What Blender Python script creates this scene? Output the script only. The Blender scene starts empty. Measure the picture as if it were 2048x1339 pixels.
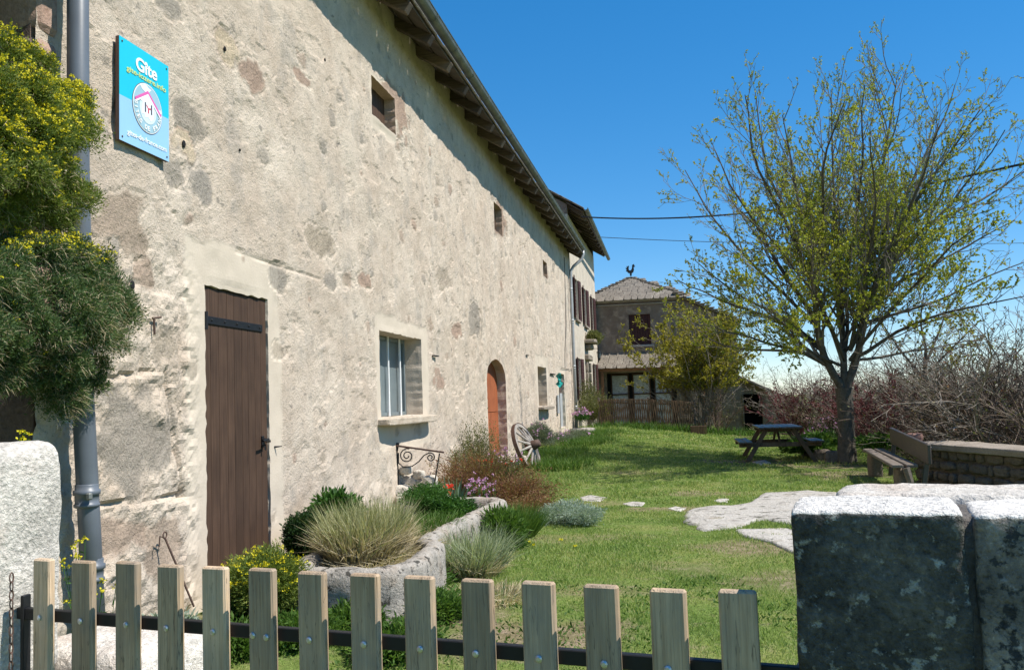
import bpy, math, random
import numpy as np
from mathutils import Matrix, Vector
random.seed(4); RNG = np.random.default_rng(7)
rad = math.radians
S = bpy.context.scene
COL = S.collection

# ------------------------------------------------------------------ camera, sky, sun, exposure
F_PX, CX, CY = 1763.0, 1024.0, 669.5
CAM = np.array([3.6, 0.0, 1.5]); YAW, PIT, ROLL = rad(10.5), rad(4.27), 0.035
FW = np.array([-math.sin(YAW)*math.cos(PIT), math.cos(YAW)*math.cos(PIT), math.sin(PIT)])
R0 = np.array([math.cos(YAW), math.sin(YAW), 0.0]); U0 = np.cross(R0, FW)
RT = math.cos(ROLL)*R0-math.sin(ROLL)*U0; UP = math.sin(ROLL)*R0+math.cos(ROLL)*U0
cd = bpy.data.cameras.new("camera"); cam = bpy.data.objects.new("camera", cd); COL.objects.link(cam)
cd.sensor_width = 36; cd.lens = 36*F_PX/2048; cd.clip_start = 0.05; cd.clip_end = 3000
m = Matrix.Identity(4)
for i in range(3):
    m[i][0] = RT[i]; m[i][1] = UP[i]; m[i][2] = -FW[i]; m[i][3] = CAM[i]
cam.matrix_world = m; S.camera = cam
S.view_settings.view_transform = 'Standard'; S.view_settings.look = 'None'
S.view_settings.exposure = 0.5; S.view_settings.gamma = 1.0; S.view_settings.use_curve_mapping = False

SUN_EL = rad(55); SUN_AZ = rad(-5.5)          # direction to the sun, azimuth from +X
sdir = Vector((math.cos(SUN_EL)*math.cos(SUN_AZ), math.cos(SUN_EL)*math.sin(SUN_AZ), math.sin(SUN_EL)))
sl = bpy.data.lights.new("sun", 'SUN'); sl.energy = 4.9; sl.angle = rad(0.53); sl.color = (1, .955, .88)
so = bpy.data.objects.new("sun", sl); COL.objects.link(so); so.location = (20, 0, 30)
so.rotation_euler = sdir.to_track_quat('Z', 'Y').to_euler()
wd = bpy.data.worlds.new("World"); S.world = wd; wd.use_nodes = True
nt = wd.node_tree; bgn = nt.nodes['Background']
sk = nt.nodes.new('ShaderNodeTexSky'); sk.sky_type = 'NISHITA'; sk.sun_disc = False
sk.sun_elevation = SUN_EL; sk.sun_rotation = rad(90)-SUN_AZ
sk.altitude = 1300; sk.air_density = 1.0; sk.dust_density = 0.0; sk.ozone_density = 6.0
ga = nt.nodes.new('ShaderNodeGamma'); ga.inputs['Gamma'].default_value = 0.72; nt.links.new(sk.outputs[0], ga.inputs[0])
hs = nt.nodes.new('ShaderNodeHueSaturation'); hs.inputs['Saturation'].default_value = 1.5; hs.inputs['Value'].default_value = 1.25; nt.links.new(ga.outputs[0], hs.inputs['Color']); nt.links.new(hs.outputs[0], bgn.inputs[0]); bgn.inputs[1].default_value = 0.15

# ------------------------------------------------------------------ pixel -> place helpers (photo pixels)
def ray(x, y): return FW+RT*(x-CX)/F_PX-UP*(y-CY)/F_PX
def WX(x, y, X=0.0):
    d = ray(x, y); return CAM+d*((X-CAM[0])/d[0])
def WY(x, y, Y):
    d = ray(x, y); return CAM+d*((Y-CAM[1])/d[1])
def G(x, y, z=0.0):
    d = ray(x, y); return CAM+d*((z-CAM[2])/d[2])
def proj(P):
    D = np.asarray(P)-CAM; z = D@FW
    return CX+F_PX*(D@RT)/z, CY-F_PX*(D@UP)/z, z

# ------------------------------------------------------------------ noise
def _h(i, j, k, s):
    n = (i*374761393+j*668265263+k*2147483647+s*974634777) & 0xffffffff
    n = ((n ^ (n >> 13))*1274126177) & 0xffffffff
    n = ((n ^ (n >> 16))*2246822519) & 0xffffffff
    return ((n ^ (n >> 15)) & 0xffffff)/float(0xffffff)
def vn(p, s=0):
    p = np.atleast_2d(np.asarray(p, float)); i = np.floor(p).astype(np.int64); f = p-i; f = f*f*(3-2*f)
    r = 0
    for a in (0, 1):
        for b in (0, 1):
            for c in (0, 1):
                w = (f[:, 0] if a else 1-f[:, 0])*(f[:, 1] if b else 1-f[:, 1])*(f[:, 2] if c else 1-f[:, 2])
                r = r+w*_h(i[:, 0]+a, i[:, 1]+b, i[:, 2]+c, s)
    return r*2-1
def fbm(p, o=4, s=0):
    p = np.atleast_2d(np.asarray(p, float)); a = 0; g = 1; t = 0
    for k in range(o):
        a = a+g*vn(p*(2.03**k)+k*7.3, s+k); t += g; g *= .5
    return a/t
def sst(x, a, b):
    t = np.clip((x-a)/(b-a), 0, 1); return t*t*(3-2*t)

# ------------------------------------------------------------------ mesh building
STUFF = {'leaves', 'flowers', 'blades', 'dry_blades', 'buds', 'stems', 'dry_stems', 'branches', 'hip_slates', 'verge_slates'}
class MB:
    def __init__(s): s.v = []; s.f = []; s.n = 0; s.att = []
    def add(s, V, *Fs):
        V = np.asarray(V, float).reshape(-1, 3)
        for Fa in Fs:
            Fa = np.asarray(Fa, int)
            if len(Fa): s.f.append(Fa+s.n)
        s.v.append(V); s.n += len(V); return s
    def mesh(s, name, off=(0, 0, 0), smooth=False):
        me = bpy.data.meshes.new(name)
        V = np.concatenate(s.v)-np.asarray(off, float)
        me.vertices.add(len(V)); me.vertices.foreach_set('co', V.ravel())
        idx = np.concatenate([f.ravel() for f in s.f]); tot = np.concatenate([np.full(len(f), f.shape[1]) for f in s.f])
        st = np.concatenate([[0], np.cumsum(tot)[:-1]])
        me.loops.add(len(idx)); me.loops.foreach_set('vertex_index', idx.astype(np.int32))
        me.polygons.add(len(tot)); me.polygons.foreach_set('loop_start', st.astype(np.int32))
        me.polygons.foreach_set('use_smooth', np.full(len(tot), smooth))
        me.update(calc_edges=True); me.validate()
        return me
    def build(s, name, mat, parent=None, base=(0, 0, 0), smooth=False):
        off = np.asarray(base, float)
        if parent is not None:
            q = parent
            while q is not None: off = off+np.array(q.location); q = q.parent
        me = s.mesh(name, off, smooth); me.materials.append(mat)
        o = bpy.data.objects.new(name, me); COL.objects.link(o)
        o.location = base
        if parent is not None: o.parent = parent
        if name in STUFF: o['kind'] = 'stuff'
        return o
def link(name, me, parent=None, loc=(0, 0, 0), rot=(0, 0, 0), scale=(1, 1, 1)):
    o = bpy.data.objects.new(name, me); COL.objects.link(o); o.location = loc; o.rotation_euler = rot; o.scale = scale
    if parent is not None: o.parent = parent
    if name in STUFF: o['kind'] = 'stuff'
    return o
def tag(o, label, cat, group=None):
    o['label'] = label; o['category'] = cat
    if group: o['group'] = group
    return o
def kind(o, k): o['kind'] = k; return o
def thing(name, loc, label, cat, group=None, rz=0):
    o = bpy.data.objects.new(name, None); COL.objects.link(o); o.location = loc; o.rotation_euler = (0, 0, rz)
    o.empty_display_size = .1
    return tag(o, label, cat, group)
def copy_tree(o, parent=None):
    c = o.copy(); COL.objects.link(c)
    if parent is not None: c.parent = parent
    for ch in list(o.children): copy_tree(ch, c)
    return c
def rotz(a):
    c, s = math.cos(a), math.sin(a); return np.array([[c, -s, 0], [s, c, 0], [0, 0, 1.]])
def frame(d, up=(0, 0, 1)):
    d = np.asarray(d, float); d = d/np.linalg.norm(d); up = np.asarray(up, float)
    if abs(d@up) > .97: up = np.array([1., 0, 0])
    a = np.cross(up, d); a /= np.linalg.norm(a); b = np.cross(d, a); return a, b, d
def cbox(c, dims, ch=.004, M=None):
    """chamfered box: centre, full dims, chamfer, optional 3x3 whose COLUMNS are local axes"""
    h = np.array(dims, float)/2; ch = min(ch, h.min()*.45)
    V = []; key = {}
    for sx in (-1, 1):
        for sy in (-1, 1):
            for sz in (-1, 1):
                for a in range(3):
                    p = h.copy()
                    for b in range(3):
                        if b != a: p[b] -= ch
                    key[(sx, sy, sz, a)] = len(V); V.append(p*np.array([sx, sy, sz]))
    f4, f3 = [], []
    for a in range(3):
        b, c_ = (a+1) % 3, (a+2) % 3
        for s in (-1, 1):
            q = []
            for (u, v) in ((-1, -1), (1, -1), (1, 1), (-1, 1)):
                k = [0, 0, 0]; k[a] = s; k[b] = u; k[c_] = v; q.append(key[(*k, a)])
            f4.append(q if s > 0 else q[::-1])
    for a in range(3):
        b, c_ = (a+1) % 3, (a+2) % 3
        for u in (-1, 1):
            for v in (-1, 1):
                k0 = [0, 0, 0]; k1 = [0, 0, 0]; k0[a] = -1; k1[a] = 1
                for k in (k0, k1): k[b] = u; k[c_] = v
                q = [key[(*k0, b)], key[(*k1, b)], key[(*k1, c_)], key[(*k0, c_)]]
                f4.append(q if u*v > 0 else q[::-1])
    for sx in (-1, 1):
        for sy in (-1, 1):
            for sz in (-1, 1):
                q = [key[(sx, sy, sz, i)] for i in range(3)]; f3.append(q if sx*sy*sz > 0 else q[::-1])
    V = np.array(V)
    if M is not None: V = V@np.asarray(M).T
    return V+np.asarray(c, float), np.array(f4), np.array(f3)
def beam(p, q, w, h, ch=.004, up=(0, 0, 1)):
    p, q = np.asarray(p, float), np.asarray(q, float); a, b, d = frame(q-p, up)
    return cbox((p+q)/2, (w, h, np.linalg.norm(q-p)), ch, np.stack([a, b, d], 1))
def tube(P, r, n=8, cap=True):
    P = np.asarray(P, float); K = len(P); r = np.broadcast_to(np.asarray(r, float), (K,))
    T = np.gradient(P, axis=0); T /= np.linalg.norm(T, axis=1)[:, None]+1e-9
    a, b, _ = frame(T[0]); A = [a]
    for k in range(1, K):
        a = A[-1]-T[k]*(A[-1]@T[k]); a /= np.linalg.norm(a)+1e-9; A.append(a)
    A = np.array(A); B = np.cross(T, A)
    t = np.arange(n)*2*math.pi/n
    V = P[:, None]+r[:, None, None]*(np.cos(t)[None, :, None]*A[:, None]+np.sin(t)[None, :, None]*B[:, None])
    i = np.arange(K-1)[:, None]*n; j = np.arange(n)[None]; j2 = (j+1) % n
    f = np.stack([i+j, i+j2, i+n+j2, i+n+j], -1).reshape(-1, 4)
    out = [V.reshape(-1, 3), f]
    if cap:
        e = [[0, k+1, k] for k in range(1, n-1)]+[[(K-1)*n, (K-1)*n+k, (K-1)*n+k+1] for k in range(1, n-1)]
        out.append(np.array(e))
    return out
def leaves(P, D, L, W, rng=RNG):
    """one folded diamond per leaf"""
    P = np.asarray(P, float); N = len(P); D = D/(np.linalg.norm(D, axis=1)[:, None]+1e-9)
    r = rng.normal(size=(N, 3)); s = np.cross(D, r); s /= np.linalg.norm(s, axis=1)[:, None]+1e-9
    L = np.broadcast_to(L, (N,))[:, None]; W = np.broadcast_to(W, (N,))[:, None]
    V = np.stack([P, P+D*L*.45+s*W*.5, P+D*L, P+D*L*.45-s*W*.5], 1).reshape(-1, 3)
    return V, np.arange(4*N).reshape(-1, 4)
def blades(P, D, L, W, bend=.35, rng=RNG):
    N = len(P); D = D/(np.linalg.norm(D, axis=1)[:, None]+1e-9)
    r = rng.normal(size=(N, 3)); s = np.cross(D, r); s /= np.linalg.norm(s, axis=1)[:, None]+1e-9
    L = np.broadcast_to(L, (N,))[:, None]; W = np.broadcast_to(W, (N,))[:, None]
    b = np.cross(s, D)*rng.uniform(-1, 1, (N, 1)); b[:, 2] = -abs(b[:, 2])
    M_ = P+D*L*.55+b*L*bend*.25; T_ = P+D*L*.95+b*L*bend
    V = np.stack([P-s*W*.5, P+s*W*.5, M_+s*W*.4, M_-s*W*.4, T_], 1).reshape(-1, 3)
    k = np.arange(N)[:, None]*5
    return V, k+np.array([[0, 1, 2, 3]]), k+np.array([[3, 2, 4]])
def blob(c, dims, n=8, seed=0, rough=.12, power=3.2, fine=3.0, M=None):
    """irregular block: superellipsoid box from a gridded cube"""
    g = np.linspace(-1, 1, n+1); V = []; Fc = []; idx = {}
    def vid(p):
        k = tuple(np.round(p, 5))
        if k not in idx: idx[k] = len(V); V.append(p)
        return idx[k]
    for a in range(3):
        b, c_ = (a+1) % 3, (a+2) % 3
        for s in (-1, 1):
            for i in range(n):
                for j in range(n):
                    q = []
                    for (u, v) in ((i, j), (i+1, j), (i+1, j+1), (i, j+1)):
                        p = np.zeros(3); p[a] = s; p[b] = g[u]; p[c_] = g[v]; q.append(vid(p))
                    Fc.append(q if s > 0 else q[::-1])
    V = np.array(V); nr = (np.abs(V)**power).sum(1)**(1/power); V = V/nr[:, None]
    h = np.array(dims, float)/2; N = V.copy(); V = V*h
    d = fbm(V/h.min()*1.1+seed*13.7, 3, seed)*rough+fbm(V/h.min()*fine+seed*3.1, 3, seed+5)*rough*.35
    V = V+N*(d*h.min())[:, None]
    if M is not None: V = V@np.asarray(M).T
    return V+np.asarray(c, float), np.array(Fc)

# ------------------------------------------------------------------ materials
def newmat(name):
    m = bpy.data.materials.new(name); m.use_nodes = True; t = m.node_tree
    return m, t, t.nodes['Principled BSDF']
def nd(t, ty, ins=None, **kw):
    n = t.nodes.new(ty)
    for k, v in kw.items(): setattr(n, k, v)
    for k, v in (ins or {}).items():
        if hasattr(v, 'is_output') or isinstance(v, bpy.types.NodeSocket): t.links.new(v, n.inputs[k])
        else: n.inputs[k].default_value = v
    return n
def c4(c): return (c[0], c[1], c[2], 1)
def ramp(t, fac, stops, interp='LINEAR'):
    n = t.nodes.new('ShaderNodeValToRGB'); r = n.color_ramp; r.interpolation = interp
    while len(r.elements) < len(stops): r.elements.new(.5)
    for e, (p, c) in zip(r.elements, stops):
        e.position = p; e.color = c4(c) if hasattr(c, '__len__') else (c, c, c, 1)
    t.links.new(fac, n.inputs[0]); return n.outputs[0]
def mixc(t, f, a, b, mode='MIX'):
    n = t.nodes.new('ShaderNodeMix'); n.data_type = 'RGBA'; n.blend_type = mode
    for s, v in ((0, f), (6, a), (7, b)):
        if isinstance(v, bpy.types.NodeSocket): t.links.new(v, n.inputs[s])
        else: n.inputs[s].default_value = v if s == 0 else c4(v)
    return n.outputs[2]
def mth(t, op, a, b=0.0, c=None, clamp=False):
    n = t.nodes.new('ShaderNodeMath'); n.operation = op; n.use_clamp = clamp
    for s, v in ((0, a), (1, b), (2, c)):
        if v is None: continue
        if isinstance(v, bpy.types.NodeSocket): t.links.new(v, n.inputs[s])
        else: n.inputs[s].default_value = v
    return n.outputs[0]
def noise(t, vec, sc, det=4, rough=.55):
    n = nd(t, 'ShaderNodeTexNoise', {'Scale': sc, 'Detail': det, 'Roughness': rough}); t.links.new(vec, n.inputs['Vector']); return n.outputs['Fac']
def scaled(t, vec, s):
    n = t.nodes.new('ShaderNodeMapping'); n.inputs['Scale'].default_value = s; t.links.new(vec, n.inputs[0]); return n.outputs[0]
def coords(t, rnd=False):
    tc = t.nodes.new('ShaderNodeTexCoord'); v = tc.outputs['Object']
    if rnd:
        oi = t.nodes.new('ShaderNodeObjectInfo'); a = t.nodes.new('ShaderNodeVectorMath'); a.operation = 'ADD'
        q = t.nodes.new('ShaderNodeVectorMath'); q.operation = 'SCALE'; q.inputs[0].default_value = (37, 53, 71); t.links.new(oi.outputs['Random'], q.inputs['Scale'])
        t.links.new(v, a.inputs[0]); t.links.new(q.outputs[0], a.inputs[1]); v = a.outputs[0]
    return v
def bump(t, b, h, dist, strength=1.0):
    n = nd(t, 'ShaderNodeBump', {'Strength': strength, 'Distance': dist}); t.links.new(h, n.inputs['Height']); t.links.new(n.outputs[0], b.inputs['Normal']); return n
def stone_mat(name, cols, sc=3.0, fine=45, dist=.012, lich=None, lich_sc=9, lich_t=.56, rough=.9, rnd=True, lich2=None, top=None, speck=None):
    m, t, b = newmat(name); v = coords(t, rnd)
    n1 = noise(t, v, sc, 6, .6); n2 = noise(t, v, fine, 4, .7)
    c = ramp(t, n1, [(.3+.4*i/(len(cols)-1), q) for i, q in enumerate(cols)])
    c = mixc(t, .55, c, ramp(t, n2, [(.3, .45), (.52, .95), (.7, 1.25)]), 'MULTIPLY')
    if lich:
        n3 = noise(t, v, lich_sc, 5, .65); c = mixc(t, ramp(t, n3, [(lich_t-.03, 0.), (lich_t+.03, 1.)]), c, lich)
    if lich2:
        n4 = noise(t, scaled(t, v, (1, 1.1, .9)), lich_sc*.8, 3, .6); c = mixc(t, ramp(t, n4, [(.62, 0.), (.65, 1.)]), c, lich2)
    if speck:
        n6 = noise(t, v, speck, 3, .8); c = mixc(t, .75 if top else .45, c, ramp(t, n6, [(.32, .35), (.45, .9), (.6, 1.15), (.68, 1.9)]), 'MULTIPLY')
    if top:                       # upward faces painted pale for the sunlit top, lichen crust on the upright ones
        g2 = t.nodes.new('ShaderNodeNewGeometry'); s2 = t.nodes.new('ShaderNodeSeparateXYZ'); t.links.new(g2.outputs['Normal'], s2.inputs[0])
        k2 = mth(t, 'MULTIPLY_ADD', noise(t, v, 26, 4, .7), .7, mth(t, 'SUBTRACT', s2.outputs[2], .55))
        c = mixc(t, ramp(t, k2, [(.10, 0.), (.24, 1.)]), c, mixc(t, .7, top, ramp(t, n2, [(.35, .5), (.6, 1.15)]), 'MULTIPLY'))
    if rnd:
        oi = t.nodes.new('ShaderNodeObjectInfo'); c = mixc(t, 1.0, c, ramp(t, oi.outputs['Random'], [(0, .85), (1, 1.1)]), 'MULTIPLY')
    t.links.new(c, b.inputs['Base Color']); b.inputs['Roughness'].default_value = rough; b.inputs['Specular IOR Level'].default_value = .2
    h = mth(t, 'ADD', mth(t, 'MULTIPLY', n1, 1.5), n2); bump(t, b, h, dist); return m
def wood_mat(name, c1, c2, axis=2, sc=14, rough=.75, dist=.003, rnd=.25, spec=.25, crack=False):
    m, t, b = newmat(name); v = coords(t, True); s = [sc, sc, sc]; s[axis] = sc*.05
    n1 = noise(t, scaled(t, v, s), 3.0, 5, .6); s2 = [sc, sc, sc]; s2[axis] = sc*.02
    n2 = noise(t, scaled(t, v, s2), 9.0, 3, .6)
    c = ramp(t, n1, [(.3, c1), (.7, c2)]); c = mixc(t, .8, c, ramp(t, n2, [(.3, .5), (.42, .9), (.7, 1.1)]), 'MULTIPLY')
    n3 = noise(t, v, 3.5, 3, .5); c = mixc(t, .7, c, ramp(t, n3, [(.3, .7), (.65, 1.1)]), 'MULTIPLY')
    if crack:
        n5 = noise(t, scaled(t, v, (13, 3, .8)), 3.0, 4, .55); c = mixc(t, ramp(t, n5, [(.494, 0.), (.499, .7), (.501, .7), (.506, 0.)]), c, (.05, .035, .022))
        n6 = noise(t, scaled(t, v, (10, 3, 5)), 1.6, 2, .5); c = mixc(t, ramp(t, n6, [(.72, 0.), (.8, .6)]), c, (.16, .10, .06))
        n7 = noise(t, scaled(t, v, (1, 1, 1)), 9, 4, .6); c = mixc(t, mth(t, 'MULTIPLY', ramp(t, n7, [(.4, 0.), (.7, 1.)]), .5), c, (.30, .27, .23))
    oi = t.nodes.new('ShaderNodeObjectInfo'); c = mixc(t, 1.0, c, ramp(t, oi.outputs['Random'], [(0, 1-rnd), (1, 1+rnd*.5)]), 'MULTIPLY')
    t.links.new(c, b.inputs['Base Color']); b.inputs['Roughness'].default_value = rough; b.inputs['Specular IOR Level'].default_value = spec
    bump(t, b, n2, dist); return m
def plain(name, c, rough=.6, metal=0, var=.15, sc=12, dist=.001, spec=.4):
    m, t, b = newmat(name); v = coords(t); n1 = noise(t, v, sc, 4, .6)
    cc = mixc(t, 1.0, c, ramp(t, n1, [(.3, 1-var), (.7, 1+var)]), 'MULTIPLY')
    t.links.new(cc, b.inputs['Base Color']); b.inputs['Roughness'].default_value = rough; b.inputs['Metallic'].default_value = metal
    b.inputs['Specular IOR Level'].default_value = spec; bump(t, b, n1, dist); return m
def leaf_mat(name, cols, rough=.6, trans=.35, clump=1.5):
    m = bpy.data.materials.new(name); m.use_nodes = True; t = m.node_tree; t.nodes.clear()
    out = t.nodes.new('ShaderNodeOutputMaterial'); g = t.nodes.new('ShaderNodeNewGeometry')
    v = coords(t); n1 = noise(t, v, clump, 3, .6)
    k = mth(t, 'MULTIPLY_ADD', g.outputs['Random Per Island'], .7, mth(t, 'MULTIPLY', mth(t, 'SUBTRACT', n1, .35), 1.0))
    c = ramp(t, k, [(i/(len(cols)-1), q) for i, q in enumerate(cols)])
    d = nd(t, 'ShaderNodeBsdfPrincipled', {'Roughness': rough, 'Specular IOR Level': .25}); t.links.new(c, d.inputs['Base Color'])
    tr = t.nodes.new('ShaderNodeBsdfTranslucent'); t.links.new(mixc(t, 1.0, c, (1.1, 1.15, .7), 'MULTIPLY'), tr.inputs[0])
    mx = nd(t, 'ShaderNodeMixShader', {0: trans}); t.links.new(d.outputs[0], mx.inputs[1]); t.links.new(tr.outputs[0], mx.inputs[2])
    t.links.new(mx.outputs[0], out.inputs[0]); return m

# render coat of the farmhouse: attribute msk = (smooth, stone, tone)
def facade_mat(name, base1, base2, rough_amt=1.0, attr=True):
    m, t, b = newmat(name)
    g = t.nodes.new('ShaderNodeNewGeometry'); v = g.outputs['Position']
    if attr:
        a = nd(t, 'ShaderNodeAttribute', attribute_name='msk'); sp = t.nodes.new('ShaderNodeSeparateColor'); t.links.new(a.outputs['Color'], sp.inputs[0])
        sm, stn, tone = sp.outputs[0], sp.outputs[1], sp.outputs[2]
    n1 = noise(t, v, 1.1, 5, .6); n2 = noise(t, v, 3.3, 6, .65); n3 = noise(t, v, 48, 4, .7); n4 = noise(t, v, 130, 3, .7)
    n5 = noise(t, scaled(t, v, (1, .62, 1.1)), 7.5, 6, .72); n6 = noise(t, scaled(t, v, (1, 1, .8)), 2.1, 5, .65)
    c = ramp(t, n1, [(.35, base1), (.65, base2)])
    c = mixc(t, mth(t, 'MULTIPLY', ramp(t, n2, [(.5, 0.), (.66, 1.)]), .55), c, (.44, .35, .265))
    grey = ramp(t, n6, [(.53, 0.), (.66, 1.)])
    sm1 = mth(t, 'SUBTRACT', 1.0, sm, clamp=True) if attr else 1.0
    spots = mth(t, 'MULTIPLY', mth(t, 'MULTIPLY', ramp(t, n5, [(.585, 0.), (.66, 1.)]), .7), sm1)
    c = mixc(t, mth(t, 'MULTIPLY', mth(t, 'MULTIPLY', grey, .4), sm1), c, (.30, .28, .25))
    c = mixc(t, spots, c, (.21, .19, .16))
    c = mixc(t, mth(t, 'MULTIPLY', sm1, .8), c, ramp(t, n3, [(.31, .55), (.41, .95), (.7, 1.05)]), 'MULTIPLY')
    if attr:
        c = mixc(t, mth(t, 'MULTIPLY', sm, .65), c, (.56, .485, .385))
        st = ramp(t, tone, [(0, (.30, .275, .24)), (.35, (.44, .36, .27)), (.6, (.40, .27, .20)), (1, (.62, .50, .34))])
        st = mixc(t, .8, st, ramp(t, n2, [(.3, .6), (.7, 1.2)]), 'MULTIPLY')
        st = mixc(t, .7, st, ramp(t, n3, [(.35, .55), (.6, 1.1)]), 'MULTIPLY')
        c = mixc(t, mth(t, 'MULTIPLY', stn, .8), c, st)
    t.links.new(c, b.inputs['Base Color']); b.inputs['Roughness'].default_value = .95; b.inputs['Specular IOR Level'].default_value = .1
    h = mth(t, 'ADD', mth(t, 'MULTIPLY', n3, 1.0), mth(t, 'MULTIPLY', n4, .45))
    h = mth(t, 'ADD', h, mth(t, 'MULTIPLY', n5, -.3))
    if attr: h = mth(t, 'MULTIPLY', h, mth(t, 'MULTIPLY_ADD', sm, -.8, 1.0))
    bump(t, b, h, .015*rough_amt, 1.0); return m
M_FAC = facade_mat('limewash_render', (.56, .455, .355), (.66, .56, .45))
M_FAC2 = facade_mat('smooth_render', (.52, .45, .36), (.60, .525, .425), .35, False)
M_GREYWALL = facade_mat('grey_rubble_wall', (.16, .122, .097), (.25, .195, .152), .8, False)
M_SHADESTONE = stone_mat('shade_dark_stone', [(.12, .085, .07), (.2, .14, .11), (.13, .12, .11)], 3, 40, .015, rnd=False)  # darkened colour standing in for shade on the set-back left wall
M_GRANITE = stone_mat('pale_granite', [(.50, .46, .40), (.64, .59, .52), (.56, .47, .39)], 4.5, 60, .012, rnd=True, speck=70)
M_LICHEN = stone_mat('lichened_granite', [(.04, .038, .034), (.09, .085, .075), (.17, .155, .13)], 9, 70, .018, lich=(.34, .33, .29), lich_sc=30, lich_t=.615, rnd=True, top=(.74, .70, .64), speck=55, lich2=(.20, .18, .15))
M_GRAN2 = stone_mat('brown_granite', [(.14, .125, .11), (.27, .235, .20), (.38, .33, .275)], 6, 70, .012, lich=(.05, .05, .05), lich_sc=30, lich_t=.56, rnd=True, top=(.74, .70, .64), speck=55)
M_TROUGH = stone_mat('trough_granite', [(.26, .24, .21), (.42, .38, .33), (.34, .28, .22)], 6, 60, .015, lich=(.07, .065, .055), lich_sc=13, lich_t=.58, rnd=False)
M_ROCK = stone_mat('pale_bedrock', [(.36, .32, .28), (.54, .50, .44), (.58, .54, .48), (.42, .36, .29)], 3.5, 26, .03, lich=(.16, .15, .12), lich_sc=6, lich_t=.6, rnd=True)
M_RUBBLE = stone_mat('rubble_stone', [(.34, .30, .25), (.55, .5, .42), (.45, .38, .3)], 6, 50, .012, rnd=True)
M_LOWWALL = stone_mat('low_wall_stone', [(.10, .08, .06), (.19, .155, .12), (.14, .11, .085)], 5, 50, .012, rnd=True)
M_MORTAR = stone_mat('old_mortar', [(.30, .27, .23), (.42, .38, .33)], 5, 60, .01, rnd=False)
M_COPE = stone_mat('worn_cement_cope', [(.24, .20, .155), (.36, .30, .24)], 3, 50, .006, rnd=False)
M_SLATE = stone_mat('stone_slate', [(.12, .10, .08), (.21, .18, .145), (.17, .14, .11)], 6, 50, .006, lich=(.38, .35, .28), lich_sc=14, lich_t=.62, rnd=True)
M_GATEWOOD = wood_mat('weathered_pine', (.46, .315, .19), (.68, .50, .33), 2, 30, rnd=.30, crack=True)
M_DOORWOOD = wood_mat('brown_stained_wood', (.060, .034, .022), (.100, .058, .036), 2, 16, rnd=.18)
M_REDWOOD = wood_mat('orange_stained_wood', (.33, .095, .035), (.42, .13, .05), 2, 12, rnd=.1)
M_SHUTTER = wood_mat('maroon_shutter_paint', (.055, .022, .02), (.075, .03, .027), 2, 14, rnd=.1)
M_BEAM = wood_mat('aged_rafter_wood', (.09, .065, .048), (.19, .14, .10), 0, 14, rnd=.5)
M_BEAM2 = wood_mat('orange_beam', (.22, .10, .045), (.30, .15, .07), 0, 14, rnd=.1)
M_TABLE = wood_mat('brown_table_wood', (.055, .04, .03), (.10, .07, .048), 1, 14, rnd=.25, rough=.42, spec=.6)
M_GREYWOOD = wood_mat('grey_bench_wood', (.12, .095, .075), (.22, .18, .145), 1, 14, rnd=.2)
M_WHEEL = wood_mat('bleached_wheel_wood', (.30, .26, .22), (.48, .44, .39), 2, 10, rnd=.15)
M_PALE = wood_mat('chestnut_pale', (.10, .06, .035), (.24, .15, .085), 2, 14, rnd=.4)
M_ZINC = plain('zinc', (.20, .21, .195), .6, .4, .25, 5)
M_PVC = plain('grey_pvc', (.115, .13, .15), .42, 0, .12, 4, spec=.5)
M_PIPE2 = plain('pale_pipe', (.36, .37, .37), .45, .2, .1, 4)
M_IRON = plain('black_iron', (.010, .010, .011), .55, .1, .2, 30)
M_RUST = plain('rusty_iron', (.10, .06, .045), .7, .2, .35, 25)
M_BOLT = plain('galvanised_bolt', (.5, .52, .54), .35, .8, .1, 30)
M_DARK = plain('painted_dark_interior', (.01, .01, .01), .9, 0, .1)  # flat black painted for unlit insides behind openings
M_WHITE = plain('white_paint', (.78, .78, .76), .5, 0, .05)
M_FROST = plain('frosted_glazing', (.15, .18, .185), .35, 0, .15, 3)
M_GLASS = plain('dark_glass', (.02, .025, .03), .08, 0, .1, 3, spec=.6)
M_CURTAIN = plain('net_curtain', (.40, .42, .43), .9, 0, .35, 14)
M_BOARD = plain('soffit_board', (.085, .065, .05), .85, 0, .35, 6)
M_CEM = plain('grey_cement', (.36, .37, .37), .9, 0, .1, 8)
M_CABLE = plain('black_cable', (.01, .01, .012), .6)
M_TEAL = plain('teal_paint', (.02, .30, .27), .4, 0, .1)
M_BARK = stone_mat('grey_bark', [(.07, .06, .048), (.14, .125, .10), (.10, .085, .065)], 7, 40, .015, rnd=True)
M_TWIG = stone_mat('twig_bark', [(.16, .135, .11), (.32, .275, .225)], 4, 20, .002, rnd=True)
M_TWIG2 = stone_mat('pale_twig_bark', [(.06, .042, .032), (.14, .10, .075), (.30, .23, .17)], 1.3, 20, .002, rnd=True)
M_TWIGRED = stone_mat('reddish_twig_bark', [(.12, .05, .05), (.26, .10, .10)], 2, 20, .002, rnd=True)
L_TREE = leaf_mat('spring_tree_leaf', [(.18, .22, .035), (.34, .37, .05), (.50, .46, .06)], trans=.45)
L_YELLOW = leaf_mat('yellow_green_leaf', [(.14, .135, .02), (.28, .25, .03), (.42, .36, .045)], trans=.4)
L_GREEN = leaf_mat('mid_green_leaf', [(.02, .06, .012), (.045, .12, .02), (.09, .19, .03)])
L_CUSH = leaf_mat('cushion_leaf', [(.035, .07, .03), (.075, .13, .045), (.15, .21, .07)], clump=6)
L_CUSHY = leaf_mat('light_cushion_leaf', [(.07, .12, .025), (.15, .20, .04), (.26, .29, .06)], clump=6)
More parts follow.
